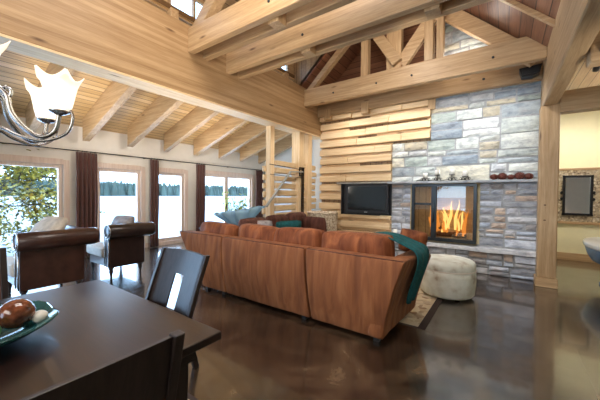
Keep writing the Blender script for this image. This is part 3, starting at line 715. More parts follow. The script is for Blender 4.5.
def stones(regs, yb, pal, wmax, hmax, name, d0=0.05, d1=0.11, crop=False):
    mb = MB()
    for rg in regs:
        out = []; split(*rg, out, wmax, hmax)
        for (x0, x1, z0, z1) in out:
            if crop and z0 > roofR(x0)-0.12: continue
            g = 0.008; d = rs.uniform(d0, d1); c = rs.choice(pal); k = rs.uniform(0.85, 1.12); mb.cur = tuple(v*k for v in c)
            j = lambda: rs.uniform(-0.014, 0.014)
            ed0 = x0 <= rg[0]+1e-6; ed1 = x1 >= rg[1]-1e-6; eb = z0 <= rg[2]+1e-6; et = z1 >= rg[3]-1e-6
            # front face as a 4x3 bumpy grid
            P = [(x0+g+(0 if ed0 else abs(j())), z0+g+(0 if eb else abs(j()))), (x1-g-(0 if ed1 else abs(j())), z0+g+(0 if eb else abs(j()))),
                 (x1-g-(0 if ed1 else abs(j())), z1-g-(0 if et else abs(j()))), (x0+g+(0 if ed0 else abs(j())), z1-g-(0 if et else abs(j())))]
            NX, NZ = 5, 4; fr = []
            for a in range(NZ):
                for q in range(NX):
                    u, v = q/(NX-1), a/(NZ-1)
                    x = (P[0][0]*(1-u)+P[1][0]*u)*(1-v)+(P[3][0]*(1-u)+P[2][0]*u)*v
                    z = (P[0][1]*(1-u)+P[1][1]*u)*(1-v)+(P[3][1]*(1-u)+P[2][1]*u)*v
                    e_ = (0 < q < NX-1) and (0 < a < NZ-1)
                    if e_: x += rs.uniform(-0.01, 0.01)
                    y = yb-d+(0.0 if e_ else 0.018)+rs.uniform(-0.006, 0.006)
                    fr.append((x, y, z))
            n_ = len(fr); back = [(p[0], yb, p[2]) for p in fr]
            fs = [(a*NX+q, a*NX+q+1, (a+1)*NX+q+1, (a+1)*NX+q) for a in range(NZ-1) for q in range(NX-1)]
            ring = [q for q in range(NX)]+[a*NX+NX-1 for a in range(1, NZ)]+[(NZ-1)*NX+q for q in range(NX-2, -1, -1)]+[a*NX for a in range(NZ-2, 0, -1)]
            for i in range(len(ring)):
                a, b2 = ring[i], ring[(i+1) % len(ring)]; fs.append((b2, a, a+n_, b2+n_))
            mb.add(fr+back, fs, False)
    o = mb.build(name, 'stone', ch, weld=True); return o
YS = BY+0.04
stones([(-1.30, 0.49, 2.66, 3.62), (-2.11, 0.49, 1.80, 2.66)], YS, UP, 0.72, 0.235, 'upper_stonework', 0.08, 0.115)
stones([(-1.22, 0.49, 3.62, 5.2)], YS, UP, 0.6, 0.24, 'gable_stonework', 0.07, 0.13, crop=True)
for rg_ in ((-2.11, -1.66, 0.55, 1.74), (-0.43, 0.49, 0.55, 1.74)): stones([rg_], YS, LO, 0.40, 0.16, 'lower_stonework', 0.07, 0.105)
stones([(-2.11, 0.49, 0.0, 0.42)], YS-0.02, LO, 0.45, 0.15, 'hearth_stonework', 0.09, 0.15)
b = MB(); b.box(-2.11, 0.488, YS-0.062, YS+0.07, 0, 0.44); b.box(-2.11, -1.66, YS-0.055, YS+0.07, 0.52, 1.755); b.box(-0.43, 0.488, YS-0.055, YS+0.07, 0.52, 1.755)
b.box(-2.11, -1.30, YS-0.06, YS+0.07, 1.80, 2.66); b.box(-1.299, 0.488, YS-0.06, YS+0.07, 1.80, 3.75); b.prism([(-1.22, 3.751), (0.44, 3.751), (0.44, 3.80), (-1.0, 5.17), (-1.22, 5.17)], 'y', YS-0.06, YS+0.07)
b.build('mortar_core', 'mortar', ch)
def slab(name, x0, x1, y0, y1, z0, z1, mat, seg=14, cols_=None, parent=ch):
    mb = MB(); mb.cur = cols_ or (0.40, 0.43, 0.46); r2 = random.Random(int(z0*100))
    xs = [x0+(x1-x0)*i/seg for i in range(seg+1)]; V = []
    for x in xs:
        a = r2.uniform(-0.012, 0.012); V += [(x, y0+a, z0+r2.uniform(-0.006, 0.006)), (x, y0+a, z1), (x, y1, z1), (x, y1, z0)]
    fs = [(4*i+k, 4*i+(k+1) % 4, 4*i+4+(k+1) % 4, 4*i+4+k) for i in range(seg) for k in range(4)]+[(3, 2, 1, 0), (4*seg, 4*seg+1, 4*seg+2, 4*seg+3)]
    mb.add(V, fs, False); return mb.build(name, mat, parent, bevel=0.006)
slab('mantel_slab', -2.15, 0.485, 6.42, YS, 1.755, 1.80, 'stone', cols_=(0.36, 0.38, 0.40))
slab('hearth_slab', -2.11, 0.485, 6.46, YS, 0.44, 0.52, 'stone', cols_=(0.56, 0.57, 0.60))
b = MB(); b.cur = (0.34, 0.33, 0.30); b.box(-3.45, -2.15, 6.48, BY+0.02, 1.77, 1.805); sh = thing(b, 'stone_shelf', 'stone', 'thin slate shelf above the television', 'shelf', bevel=0.006)

# fireplace insert
fp = empty('fireplace', (-1.05, 6.5, 0.56), 'glass fronted steel fireplace burning logs beneath the candles', 'fireplace')
X0, X1, Z0, Z1, FY = -1.64, -0.44, 0.56, 1.745, 6.52
XM = -1.20
b = MB(); t = 0.055
b.box(X0, X1, FY, FY+0.08, Z0, Z0+0.07); b.box(X0, X1, FY, FY+0.08, Z1-t, Z1); b.box(X0, X0+t, FY, FY+0.08, Z0+0.07, Z1-t); b.box(X1-t, X1, FY, FY+0.08, Z0+0.07, Z1-t)
b.box(XM-0.05, XM+0.05, FY-0.01, FY+0.06, Z0+0.07, Z1-t)
b.box(X0+t, XM-0.05, FY+0.01, FY+0.05, 1.30, 1.345)
b.build('door_frame', 'steel_dark', fp, bevel=0.006)
b = MB(); b.box(X0+t, XM-0.05, FY+0.03, FY+0.035, Z0+0.07, Z1-t); b.box(XM+0.05, X1-t, FY+0.03, FY+0.035, Z0+0.07, Z1-t); b.build('glass_door', 'fire_glass', fp)
b = MB(); b.tube([(XM, FY-0.04, 0.95), (XM, FY-0.04, 1.35)], 0.012); b.build('handle', 'steel_dark', fp)
b = MB(); yb = FY+0.62
b.box(X0, X1, yb, yb+0.05, Z0, Z1); b.box(X0-0.05, X0, FY+0.08, yb, Z0, Z1); b.box(X1, X1+0.05, FY+0.08, yb, Z0, Z1); b.box(X0, X1, FY+0.08, yb, Z1, Z1+0.01); b.box(X0, X1, FY+0.08, yb, Z0-0.03, Z0+0.02)
b.build('firebox', 'fire_brick', fp)
b = MB()
b.box(X0+0.1, X1-0.1, FY+0.15, FY+0.5, Z0+0.02, Z0+0.07); b.build('ash_bed', 'ash', fp)
rf = random.Random(3)
for (a, c, r) in [((-1.5, 6.82, .68), (-0.62, 6.78, .70), .06), ((-1.4, 6.95, .70), (-0.6, 6.92, .72), .055), ((-1.15, 6.78, .80), (-0.68, 6.95, .98), .045), ((-1.45, 6.9, .80), (-0.95, 6.85, .84), .045)]:
    b = MB(); pts = [Vector(a).lerp(Vector(c), i/6)+Vector((0, 0, rf.uniform(-.01, .01))) for i in range(7)]; b.tube(pts, [r*rf.uniform(.85, 1.1) for _ in pts], 10); b.build('log', 'log_bark', fp)
def flame(mb, x, y, z, h, w_):
    n = 9; pts = []; rr = []
    ph = rf.uniform(0, 6); lean = rf.uniform(-0.25, 0.25)*h
    for i in range(n):
        t = i/(n-1); pts.append((x+lean*t+0.035*math.sin(ph+t*6)*t, y+0.02*math.cos(ph+t*5)*t, z+h*t)); rr.append(max(0.002, w_*math.sin(PI*min(1, 0.22+0.78*t))**0.9*(1-0.3*t)))
    mb.tube(pts, rr, 7)
fy, fo = MB(), MB()
for k in range(60):
    x = rf.uniform(-1.54, -0.58); y = rf.uniform(6.68, 6.92)
    c = math.exp(-((x+0.95)/0.33)**2)
    flame(fo if k % 2 else fy, x, y, rf.uniform(0.66, 0.86), rf.uniform(0.12, 0.40)+0.5*c*rf.random(), rf.uniform(0.018, 0.042))
fy.build('flames', 'flame_yellow', fp); fo.build('flames', 'flame_orange', fp, label='deep orange flames')
point('fire_glow', (-0.95, 6.8, 1.15), 22, (1, 0.62, 0.28), 0.12)

# television niche
tv = empty('television', (-2.73, 6.5, 1.03), 'black flat television set in a niche of the slat wall', 'television')
b = MB(); b.box(-3.20, -2.15, 6.50, 6.58, 1.06, 1.74); b.build('housing', 'black_plastic', tv, bevel=0.012)
b = MB(); b.box(-3.14, -2.21, 6.494, 6.502, 1.14, 1.70); b.build('screen', 'screen', tv)
b = MB(); b.box(-2.72, -2.64, 6.493, 6.5, 1.09, 1.105); b.build('logo_strip', 'rail_grey', tv)
b = MB(); b.box(-3.36, -2.11, BY-0.03, BY+0.12, 1.02, 1.78); b.box(-3.36, -3.33, 6.55, BY, 1.02, 1.77); tag(b.build('niche_lining', 'black_plastic'), 'dark recess lining behind the television', 'niche')

# candelabra
cd = empty('candelabra', (-1.03, 6.5, 1.80), 'black wrought iron scroll candle holder on the mantel above the fire', 'candle holder')
b = MB(); xs = (-1.37, -1.14, -0.87, -0.64); zs = (1.865, 1.915, 1.915, 1.875)
b.tube([(-1.55, 6.50, 1.81)]+[(-1.55+i*0.05, 6.50, 1.812+0.012*math.sin(i*1.2)) for i in range(1, 21)]+[(-0.5, 6.5, 1.81)], 0.007, 6)
for x, z in zip(xs, zs):
    b.tube([(x, 6.5, 1.81), (x, 6.5, z)], 0.007, 6); b.lathe([(0.0, -0.004), (0.053, 0.0), (0.055, 0.008), (0.0, 0.006)], (x, 6.5, z), 14)
    for s in (-1, 1):
        b.tube([(x+s*(0.075*t if t < .8 else 0.06), 6.5, 1.812+0.055*math.sin(t*PI)) for t in [i/8 for i in range(9)]], 0.006, 6)
        b.tube([(x+s*(0.07+0.022*math.cos(a)), 6.5, 1.84+0.022*math.sin(a)) for a in [i*0.7 for i in range(9)]], 0.005, 6)
b.build('scrollwork', 'black_metal', cd)
for i, (x, z) in enumerate(zip(xs, zs)):
    e = empty('candle', (x, 6.5, z+0.007), ['white pillar candle at the left end of the iron holder', 'second white pillar candle from the left on the iron holder', 'third white pillar candle from the left on the iron holder', 'white pillar candle at the right end of the iron holder'][i], 'candle', 'candles on the mantel')
    b = MB(); b.lathe([(0.0, 0), (0.045, 0), (0.046, 0.095), (0.04, 0.10), (0.0, 0.092)], (x, 6.5, z+0.008), 16); b.build('wax', 'candle_wax', e)
    b = MB(); b.tube([(x, 6.5, z+0.098), (x+0.002, 6.5, z+0.116)], 0.002, 5); b.build('wick', 'black_plastic', e)
# pine cones / carved balls on the mantel
rk = random.Random(9)
for i in range(5):
    x = -0.17+i*0.128; b = MB(); r = (0.066, 0.078, 0.058, 0.08, 0.066)[i]
    z0_ = 1.803+r*0.82
    b.ball((x, 6.50+0.01*(i % 2), z0_), r*0.86, 12, (1, 1, 0.85))
    for k in range(60):
        th = math.acos(1-2*(k+0.5)/60); ph = k*2.39996
        d = Vector((math.sin(th)*math.cos(ph), math.sin(th)*math.sin(ph), math.cos(th)*0.85)); p = Vector((x, 6.50+0.01*(i % 2), z0_))+d*r*0.9
        b.ball(tuple(p), r*0.16, 6, (1, 1, 0.6))
    tag(b.build('pine_cone', 'pinecone'), ['reddish cone at the left end of the mantel row by the post', 'reddish cone, second from the left in the mantel row', 'smallest reddish cone in the middle of the mantel row', 'reddish cone, second from the post in the mantel row', 'reddish cone nearest the right hand post'][i], 'cone', 'reddish cones on the mantel')
# candle on hearth
cj = empty('candle', (-1.98, 6.5, 0.52), 'white candle in a glass on the hearth ledge left of the fire', 'candle')
b = MB(); b.lathe([(0.0, 0), (0.04, 0), (0.045, 0.02), (0.042, 0.22), (0.0, 0.22)], (-1.98, 6.50, 0.522), 16); b.build('wax', 'candle_wax', cj)
b = MB(); b.tube([(-1.98, 6.5, 0.74), (-1.98, 6.5, 0.765)], 0.002, 5); b.build('wick', 'black_plastic', cj)

# wall mirror with mosaic panel
mp_ = empty('mosaic_panel', (1.6, 9.27, 0.9), 'pebble mosaic panel on the yellow wall around the mirror', 'wall panel')
b = MB(); b.box(0.98, 2.6, 9.25, 9.30, 0.92, 2.12); b.build('mosaic', 'pebble_mosaic', mp_)
for z0, z1 in ((2.12, 2.17), (0.86, 0.92)):
    b = MB(); b.box(0.96, 2.62, 9.23, 9.299, z0, z1); b.build('edge_trim', 'timber_x', mp_, bevel=0.006)
mi = empty('wall_mirror', (1.38, 9.24, 1.05), 'rectangular mirror in a dark iron frame on the pebble mosaic', 'mirror')
b = MB(); x0, x1, z0, z1 = 1.12, 1.64, 1.07, 2.0
b.box(x0, x1, 9.20, 9.25, z1-0.05, z1); b.box(x0, x1, 9.20, 9.25, z0, z0+0.05); b.box(x0, x0+0.05, 9.20, 9.25, z0, z1); b.box(x1-0.05, x1, 9.20, 9.25, z0, z1)
for z in (1.45, 1.6):
    b.ball((x0-0.01, 9.22, z), 0.035, 8); b.ball((x1+0.01, 9.22, z), 0.035, 8)
b.build('mirror_frame', 'black_metal', mi, bevel=0.006)
b = MB(); b.box(x0+0.05, x1-0.05, 9.225, 9.235, z0+0.05, z1-0.05); b.build('mirror_pane', 'mirror_glass', mi)
# stone counter end at right
ct = empty('washbasin_counter', (1.75, 7.2, 0), 'pale oval counter with a blue underside cut off by the right edge', 'counter')
def ell(cx, cy, rx, ry, n=32): return [(cx+rx*math.cos(2*PI*k/n), cy+ry*math.sin(2*PI*k/n)) for k in range(n)]
CX, CY = 1.60, 7.0
b = MB(); vs = []
for (k, z) in ((0.62, 0.36), (0.80, 0.40), (0.92, 0.50), (0.98, 0.60), (1.0, 0.64)):
    vs.append([(CX+0.42*k*math.cos(a), CY+1.0*k*math.sin(a), z) for a in [2*PI*i/32 for i in range(32)]])
def rings(mb, rr):
    n = len(rr[0]); V = [p for r in rr for p in r]
    fs = [(i*n+k, i*n+(k+1) % n, (i+1)*n+(k+1) % n, (i+1)*n+k) for i in range(len(rr)-1) for k in range(n)]+[tuple(range(n-1, -1, -1)), tuple(range((len(rr)-1)*n, len(rr)*n))]
    mb.add(V, fs, True)
rings(b, vs); b.build('underside', 'tub_blue', ct)
b = MB(); rings(b, [[(CX+0.43*k*math.cos(a), CY+1.01*k*math.sin(a), z) for a in [2*PI*i/32 for i in range(32)]] for k, z in ((1.0, 0.64), (1.02, 0.66), (1.02, 0.70), (0.99, 0.72))]); b.build('countertop', 'white_ceramic', ct)
b = MB(); b.lathe([(0.25, 0), (0.25, 0.03), (0.12, 0.06), (0.10, 0.37)], (CX, CY, 0), 20); b.build('pedestal', 'tub_blue', ct)

# ------------------------------------------------------------------ curtains, rod
def curtain(y0, y1, label):
    e = empty('curtain', (-7.93, (y0+y1)/2, 0.02), label, 'curtain', 'brown curtains of the lake windows')
    b = MB(); n = 60; rows = 10; V = []; wdt = y1-y0; per = max(3, round(wdt/0.09))
    for j in range(rows+1):
        z = 2.42-2.40*j/rows
        for i in range(n+1):
            u = i/n; a = 2*PI*per*u
            V.append((-7.92+0.035*math.sin(a)*(0.7+0.3*j/rows)+0.006*math.sin(3*u+j), y0+wdt*u+0.008*math.sin(2*a+j*.5), z))
    F = [(j*(n+1)+i, j*(n+1)+i+1, (j+1)*(n+1)+i+1, (j+1)*(n+1)+i) for j in range(rows) for i in range(n)]
    b.add(V, F, True); o = b.build('drape', 'curtain', e); md = o.modifiers.new('cloth', 'SOLIDIFY'); md.thickness = 0.006
    for k in range(per):
        b = MB(); b.tube([(-7.93+0.022*math.cos(a), y0+wdt*(k+.5)/per, 2.44+0.022*math.sin(a)) for a in [i*PI/5 for i in range(10)]], 0.003, 5, closed=True)
        b.build('curtain_ring', 'black_metal', e)
curtain(2.44, 2.86, 'wide brown curtain behind the two leather armchairs')
curtain(4.12, 4.36, 'narrow brown curtain, second from the left')
curtain(5.56, 5.90, 'narrow brown curtain, third from the left, left of the double window')
curtain(8.24, 8.66, 'brown curtain at the far corner beside the slatted screen')
rd = empty('curtain_rod', (-7.93, 3.5, 2.42), 'long thin black curtain rod above the lake windows', 'curtain rod')
b = MB(); b.tube([(-7.93, -2.6, 2.445), (-7.93, 8.72, 2.445)], 0.012, 8); b.build('rod', 'black_metal', rd)
for y in (-2.4, 0.0, 4.0, 6.9, 8.7):
    b = MB(); b.bar((-7.93, y, 2.445), (WX+0.001, y, 2.445), 0.015, 0.03); b.build('bracket', 'black_metal', rd)

# ------------------------------------------------------------------ dining table
tb = empty('dining_table', (-2.05, 0.2, 0), 'dark espresso dining table in the left foreground', 'table')
b = MB(); b.box(-2.86, -1.25, -0.75, 1.04, 0.705, 0.75); b.build('tabletop', 'table_wood', tb, bevel=0.006)
b = MB(); b.box(-2.76, -1.35, 0.92, 0.95, 0.60, 0.705); b.box(-1.38, -1.35, -0.65, 0.92, 0.60, 0.705); b.box(-2.76, -2.73, -0.65, 0.92, 0.60, 0.705); b.build('apron', 'espresso', tb)
for (x, y) in ((-2.72, -0.6), (-2.72, 0.88), (-1.42, -0.6), (-1.42, 0.88)):
    b = MB(); b.hexa([(x-.035, y-.035, 0), (x+.035, y-.035, 0), (x+.035, y+.035, 0), (x-.035, y+.035, 0), (x-.045, y-.045, .7), (x+.045, y-.045, .7), (x+.045, y+.045, .7), (x-.045, y+.045, .7)]); b.build('leg', 'espresso_z', tb, bevel=0.004)
# rug under the table
rg = empty('dining_rug', (-2.3, 0.4, 0), 'cream patterned rug under the dining table', 'rug')
b = MB(); b.box(-3.3, -1.72, -1.0, 1.28, 0.0005, 0.003); b.build('rug_border', 'rug_border', rg)
b = MB(); b.box(-3.26, -1.76, -0.96, 1.24, 0.003, 0.005); b.build('rug_field', 'rug_pattern', rg)

# chairs: local frame, back at y=0 plane, seat toward -y ; width along x
def chair(name, label, slot, frame='espresso_z', pan=None, H=1.0, W=0.56, rake=0.09):
    e = empty(name, (0, 0, 0), label, 'chair'); pan = pan or frame
    def back_y(z): return rake*max(0, (z-0.45))/(H-0.45)
    # rear stiles (legs continue to the top)
    for s in (-1, 1):
        b = MB(); x = s*(W/2-0.022)
        prof = [(0, 0.07), (0.22, 0.02), (0.45, 0.0), (0.7, back_y(0.7)), (H, back_y(H)+0.01)]
        V = []
        for z, y in prof:
            V += [(x-0.02, y-0.02, z), (x+0.02, y-0.02, z), (x+0.02, y+0.025, z), (x-0.02, y+0.025, z)]
        n = len(prof); b.add(V, [(4*i+k, 4*i+(k+1) % 4, 4*i+4+(k+1) % 4, 4*i+4+k) for i in range(n-1) for k in range(4)]+[(3, 2, 1, 0), (4*n-4, 4*n-3, 4*n-2, 4*n-1)], False)
        b.build('rear_leg', frame, e, bevel=0.004, local=True)
        b = MB(); xf = s*(W/2-0.04); b.hexa([(xf-.015, -.47, 0), (xf+.015, -.47, 0), (xf+.015, -.44, 0), (xf-.015, -.44, 0), (xf-.022, -.48, .43), (xf+.022, -.48, .43), (xf+.022, -.43, .43), (xf-.022, -.43, .43)]); b.build('front_leg', frame, e, bevel=0.003, local=True)
    # curved back panel with an optional central slot
    b = MB(); nx = 18; th = 0.018; x0 = -W/2+0.043; x1 = -x0
    rows = [0.38, 0.44, 0.58, 0.66, 0.74, H-0.005] if slot else [0.56, 0.66, 0.76, 0.86, 0.93, H-0.005]
    def P(i, j, f):
        u = i/nx; z = rows[j]; x = x0+(x1-x0)*u
        return (x, back_y(z)+0.03*math.sin(PI*u)+f*th, z + (0.012*math.sin(PI*u) if j == len(rows)-1 else 0))
    V = []; idx = {}
    for f in (0, 1):
        for j in range(len(rows)):
            for i in range(nx+1): idx[(i, j, f)] = len(V); V.append(P(i, j, f))
    hole = set()
    if slot:
        for i in range(7, 11):
            for j in range(1, 4): hole.add((i, j))
    else:
        pass
    F = []
    cells = [(i, j) for i in range(nx) for j in range(len(rows)-1) if (i, j) not in hole]
    cs = set(cells)
    for (i, j) in cells:
        F.append((idx[(i, j, 0)], idx[(i+1, j, 0)], idx[(i+1, j+1, 0)], idx[(i, j+1, 0)]))
        F.append((idx[(i, j, 1)], idx[(i, j+1, 1)], idx[(i+1, j+1, 1)], idx[(i+1, j, 1)]))
        for (di, dj, a, c) in ((-1, 0, (i, j), (i, j+1)), (1, 0, (i+1, j+1), (i+1, j)), (0, -1, (i+1, j), (i, j)), (0, 1, (i, j+1), (i+1, j+1))):
            if (i+di, j+dj) not in cs:
                F.append((idx[(*a, 0)], idx[(*c, 0)], idx[(*c, 1)], idx[(*a, 1)]))
    b.add(V, F, False); b.build('backrest', pan, e, local=True, bevel=0.002)
    b = MB(); b.box(-W/2+0.045, W/2-0.045, -0.01, 0.015, 0.40, 0.45); b.box(-W/2+0.05, W/2-0.05, -.47, -.45, 0.38, 0.44); b.box(-W/2+0.02, -W/2+0.05, -.45, -.01, 0.38, 0.44); b.box(W/2-0.05, W/2-0.02, -.45, -.01, 0.38, 0.44); b.build('seat_rail', frame, e, local=True)
    b = MB(); b.box(-W/2+0.01, W/2-0.01, -0.49, -0.022, 0.44, 0.485); b.build('seat', 'leather_dark', e, local=True, bevel=0.018, seg=3)
    return e
c1 = chair('dining_chair', 'dark dining chair with a slotted back at the far side of the table', True, W=0.72, H=0.95, rake=0.17)
c1.location = (-2.49, 1.44, 0); c1.rotation_euler = (0, 0, R_(0))
c2 = chair('dining_chair', 'dark dining chair pushed in at the near right corner of the table', False, W=0.80, H=0.985, rake=0.10)
c2.location = (-1.09, 0.23, 0); c2.rotation_euler = (0, 0, R_(-90))
c3 = chair('dining_chair', 'brown dining chair cut off by the left edge of the photograph', False, pan='chair_brown', W=0.56, H=1.02, rake=0.09)
c3.location = (-3.42, 0.30, 0); c3.rotation_euler = (0, 0, R_(90))

# plate with ornaments
PC = Vector((-2.10, 0.20, 0.751))
pl = empty('glass_platter', tuple(PC), 'large teal glass platter at the left edge of the dining table', 'platter')
b = MB(); n = 40; prof = [(0.10, 0.0), (0.12, 0.004), (0.2, 0.02), (0.28, 0.05), (0.34, 0.085), (0.345, 0.095), (0.335, 0.095), (0.27, 0.062), (0.19, 0.032), (0.10, 0.016), (0.0, 0.012)]
V = []
for (r, z) in prof:
    for k in range(n):
        a = 2*PI*k/n; rr = r*(1+(0.03*math.sin(7*a) if r > 0.25 else 0)); V.append((PC.x+rr*math.cos(a), PC.y+rr*math.sin(a), PC.z+z+(0.006*math.sin(7*a) if r > 0.25 else 0)))
b.add(V, [(i*n+k, i*n+(k+1) % n, (i+1)*n+(k+1) % n, (i+1)*n+k) for i in range(len(prof)-1) for k in range(n)]+[tuple(range(n-1, -1, -1))], True)
b.build('dish', 'teal_glass', pl)
for i, (x, y, z, r, mt, lb) in enumerate([(-2.04, 0.37, 0.875, 0.078, 'copper_ball', 'large mottled copper brown ball on the glass platter'),
        (-1.95, 0.25, 0.845, 0.052, 'green_ball', 'green ball on the glass platter in front of the copper one'),
        (-2.14, 0.27, 0.85, 0.062, 'white_ball', 'white ball on the glass platter left of the copper one'),
        (-2.07, 0.13, 0.85, 0.06, 'copper_ball', 'smaller copper ball near the middle of the platter'),
        (-2.00, 0.455, 0.842, 0.034, 'white_ball', 'small cream ball at the right rim of the platter'),
        (-2.16, 0.42, 0.85, 0.045, 'copper_ball', 'small copper ball behind the large one on the platter')]):
    b = MB(); b.ball((x, y, z), r, 20, (1, 1, 0.95)); tag(b.build('decorative_ball', mt), lb, 'ball', 'decorative balls on the platter')

# ------------------------------------------------------------------ sectional sofa
so = empty('sectional_sofa', (-2.6, 3.3, 0), 'large rust brown suede sectional sofa seen from behind', 'sofa')
seg_defs = [((-3.86, -3.32), (-4.43, -3.37)), ((-3.295, -1.845), (-3.345, -1.905)), ((-1.82, -0.97), (-1.88, -0.76))]
rw = random.Random(2)
def back_panel(bx, tx, y0, dep, zt, name='back_panel'):
    b = MB(); nx = 26; nz = 10; V = []
    for f in (0, 1):
        for j in range(nz+1):
            t = j/nz; z = 0.05+(zt-0.05)*t
            for i in range(nx+1):
                u = i/nx; xb = bx[0]+(bx[1]-bx[0])*u; xt = tx[0]+(tx[1]-tx[0])*u
                x = xb+(xt-xb)*(t**1.3)
                y = y0-0.05*math.sin(PI*t*0.9)-0.03*t+(0.012*noise.noise(Vector((x*6, z*1.2, 3))) if 0 < i < nx else 0)
                if f: y = y0+dep
                V.append((x, y, z))
    N = (nx+1)*(nz+1); F = []
    for j in range(nz):
        for i in range(nx):
            a = j*(nx+1)+i; F.append((a, a+1, a+nx+2, a+nx+1)); F.append((N+a, N+a+nx+1, N+a+nx+2, N+a+1))
    for i in range(nx):
        F.append((i+1, i, N+i, N+i+1)); a = nz*(nx+1)+i; F.append((a, a+1, N+a+1, N+a))
    for j in range(nz):
        a = j*(nx+1); F.append((a, a+nx+1, N+a+nx+1, N+a)); a += nx; F.append((a+nx+1, a, N+a, N+a+nx+1))
    b.add(V, F, True); o = b.build(name, 'suede', so)
    o.modifiers.new('b', 'BEVEL').width = 0.012; o.modifiers['b'].segments = 3; o.modifiers['b'].limit_method = 'ANGLE'; o.modifiers['b'].angle_limit = R_(50)
    return o
for (bx, tx) in seg_defs: back_panel(bx, tx, 2.83, 0.17, 0.865)
# piping along the panel edges
b = MB()
for (bx, tx) in seg_defs:
    b.tube([(tx[0]+0.01, 2.80, 0.868), (tx[1]-0.01, 2.80, 0.868)], 0.008, 6)
b.build('piping', 'suede_dark', so)
# right arm, flaring out
b = MB(); nz = 10; ny = 12; V = []
for f in (0, 1):
    for j in range(nz+1):
        t = j/nz
        for i in range(ny+1):
            u = i/ny; y = 2.80+1.1*u; zt = 0.865-0.03*u+(-0.16*max(0, u-0.75)/0.25*0.4); z = 0.05+(zt-0.05)*t
            xb = -0.97+0.06*u; fl = (0.21-0.02*u)*t**1.4
            x = xb+fl+0.01*noise.noise(Vector((y*5, z*2, 8)))
            if f: x -= 0.16+0.05*t
            V.append((x, y, z))
N = (ny+1)*(nz+1); F = []
for j in range(nz):
    for i in range(ny):
        a = j*(ny+1)+i; F.append((a, a+1, a+ny+2, a+ny+1)); F.append((N+a, N+a+ny+1, N+a+ny+2, N+a+1))
for i in range(ny):
    F.append((i+1, i, N+i, N+i+1)); a = nz*(ny+1)+i; F.append((a, a+1, N+a+1, N+a))
for j in range(nz):
    a = j*(ny+1); F.append((a, a+ny+1, N+a+ny+1, N+a)); a += ny; F.append((a+ny+1, a, N+a, N+a+ny+1))
b.add(V, F, True); o = b.build('arm', 'suede', so); md = o.modifiers.new('b', 'BEVEL'); md.width = 0.04; md.segments = 4; md.limit_method = 'ANGLE'; md.angle_limit = R_(50)
b = MB(); b.pillow((-0.95, 3.85, 0.91), 0.34, 0.16, 0.30, Matrix.Rotation(R_(8), 3, 'Y'), jit=0.03, seed=3); b.build('arm_bolster', 'suede_cushion', so)
# seats
b = MB(); b.box(-3.5, -1.1, 2.98, 3.86, 0.06, 0.30); b.box(-4.30, -3.5, 2.98, 3.3, 0.06, 0.30); b.box(-3.85, -3.1, 3.3, 5.4, 0.06, 0.30); b.build('seat_base', 'suede', so, bevel=0.02)
for k, (x0, x1, y0, y1) in enumerate([(-2.30, -1.12, 3.12, 3.92), (-3.48, -2.32, 3.12, 3.92), (-3.66, -3.05, 3.9, 4.64), (-3.66, -3.05, 4.66, 5.38)]):
    b = MB(); b.box(x0, x1, y0, y1, 0.30, 0.47); b.build('seat_cushion', 'suede_cushion', so, bevel=0.05, seg=4)
# long return along the window side, back to the windows
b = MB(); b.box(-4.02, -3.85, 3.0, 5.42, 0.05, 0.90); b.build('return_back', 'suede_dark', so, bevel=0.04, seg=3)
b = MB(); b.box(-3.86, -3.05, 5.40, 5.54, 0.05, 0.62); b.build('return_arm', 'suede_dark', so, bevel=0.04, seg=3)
for x in (-3.8, -3.4, -1.95, -1.05):
    b = MB(); b.box(x-0.03, x+0.03, 2.86, 2.93, 0, 0.06); b.build('foot', 'black_plastic', so)
    b = MB(); b.box(x-0.03, x+0.03, 3.76, 3.83, 0, 0.06); b.build('foot', 'black_plastic', so)
# back cushions of the near row (loose, lean on the frame)
for k, (x0, x1, zt, mt) in enumerate([(-4.25, -3.42, 0.98, 'suede_cushion'), (-3.30, -2.55, 1.0, 'suede_cushion'), (-2.58, -1.86, 1.01, 'suede_cushion'), (-1.84, -0.98, 1.02, 'suede_cushion')]):
    b = MB(); mt_ = Matrix.Rotation(R_(-9), 3, 'X') @ Matrix.Rotation(R_(rw.uniform(-2, 2)), 3, 'Y')
    b.pillow(((x0+x1)/2, 3.13, zt-0.25), x1-x0+0.05, 0.30, 0.60, mt_, p=9, jit=0.03, seed=k+1, n=20); b.build('back_cushion', mt, so)
for k, (y0, y1) in enumerate([(3.45, 4.1), (4.1, 4.75), (4.75, 5.4)]):
    b = MB(); mt_ = Matrix.Rotation(R_(90), 3, 'Z') @ Matrix.Rotation(R_(8), 3, 'X')
    b.pillow((-3.72, (y0+y1)/2, 0.79+0.02*k), y1-y0, 0.28, 0.58, mt_, p=5, jit=0.04, seed=k+7, n=16); b.build('back_cushion', 'suede_dark', so, label='dark brown back cushion of the sofa return')
# loose cushions lying on the sofa
for k, (c, s, mt, lb, rz) in enumerate([((-3.50, 4.55, 0.74), (0.62, 0.2, 0.5), 'teal_wool', 'teal cushion on the far return of the sofa', 70),
        ((-3.62, 3.85, 0.80), (0.5, 0.18, 0.46), 'cushion_grey', 'grey patterned cushion at the corner of the sofa', 60),
        ((-3.30, 5.2, 0.78), (0.6, 0.2, 0.52), 'suede_dark', 'dark brown cushion at the far end of the sofa', 5)]):
    b = MB(); mt_ = Matrix.Rotation(R_(rz), 3, 'Z') @ Matrix.Rotation(R_(12), 3, 'X'); b.pillow(c, s[0], s[1], s[2], mt_, p=3, jit=0.03, seed=k+20)
    tag(b.build('cushion', mt), lb, 'cushion')
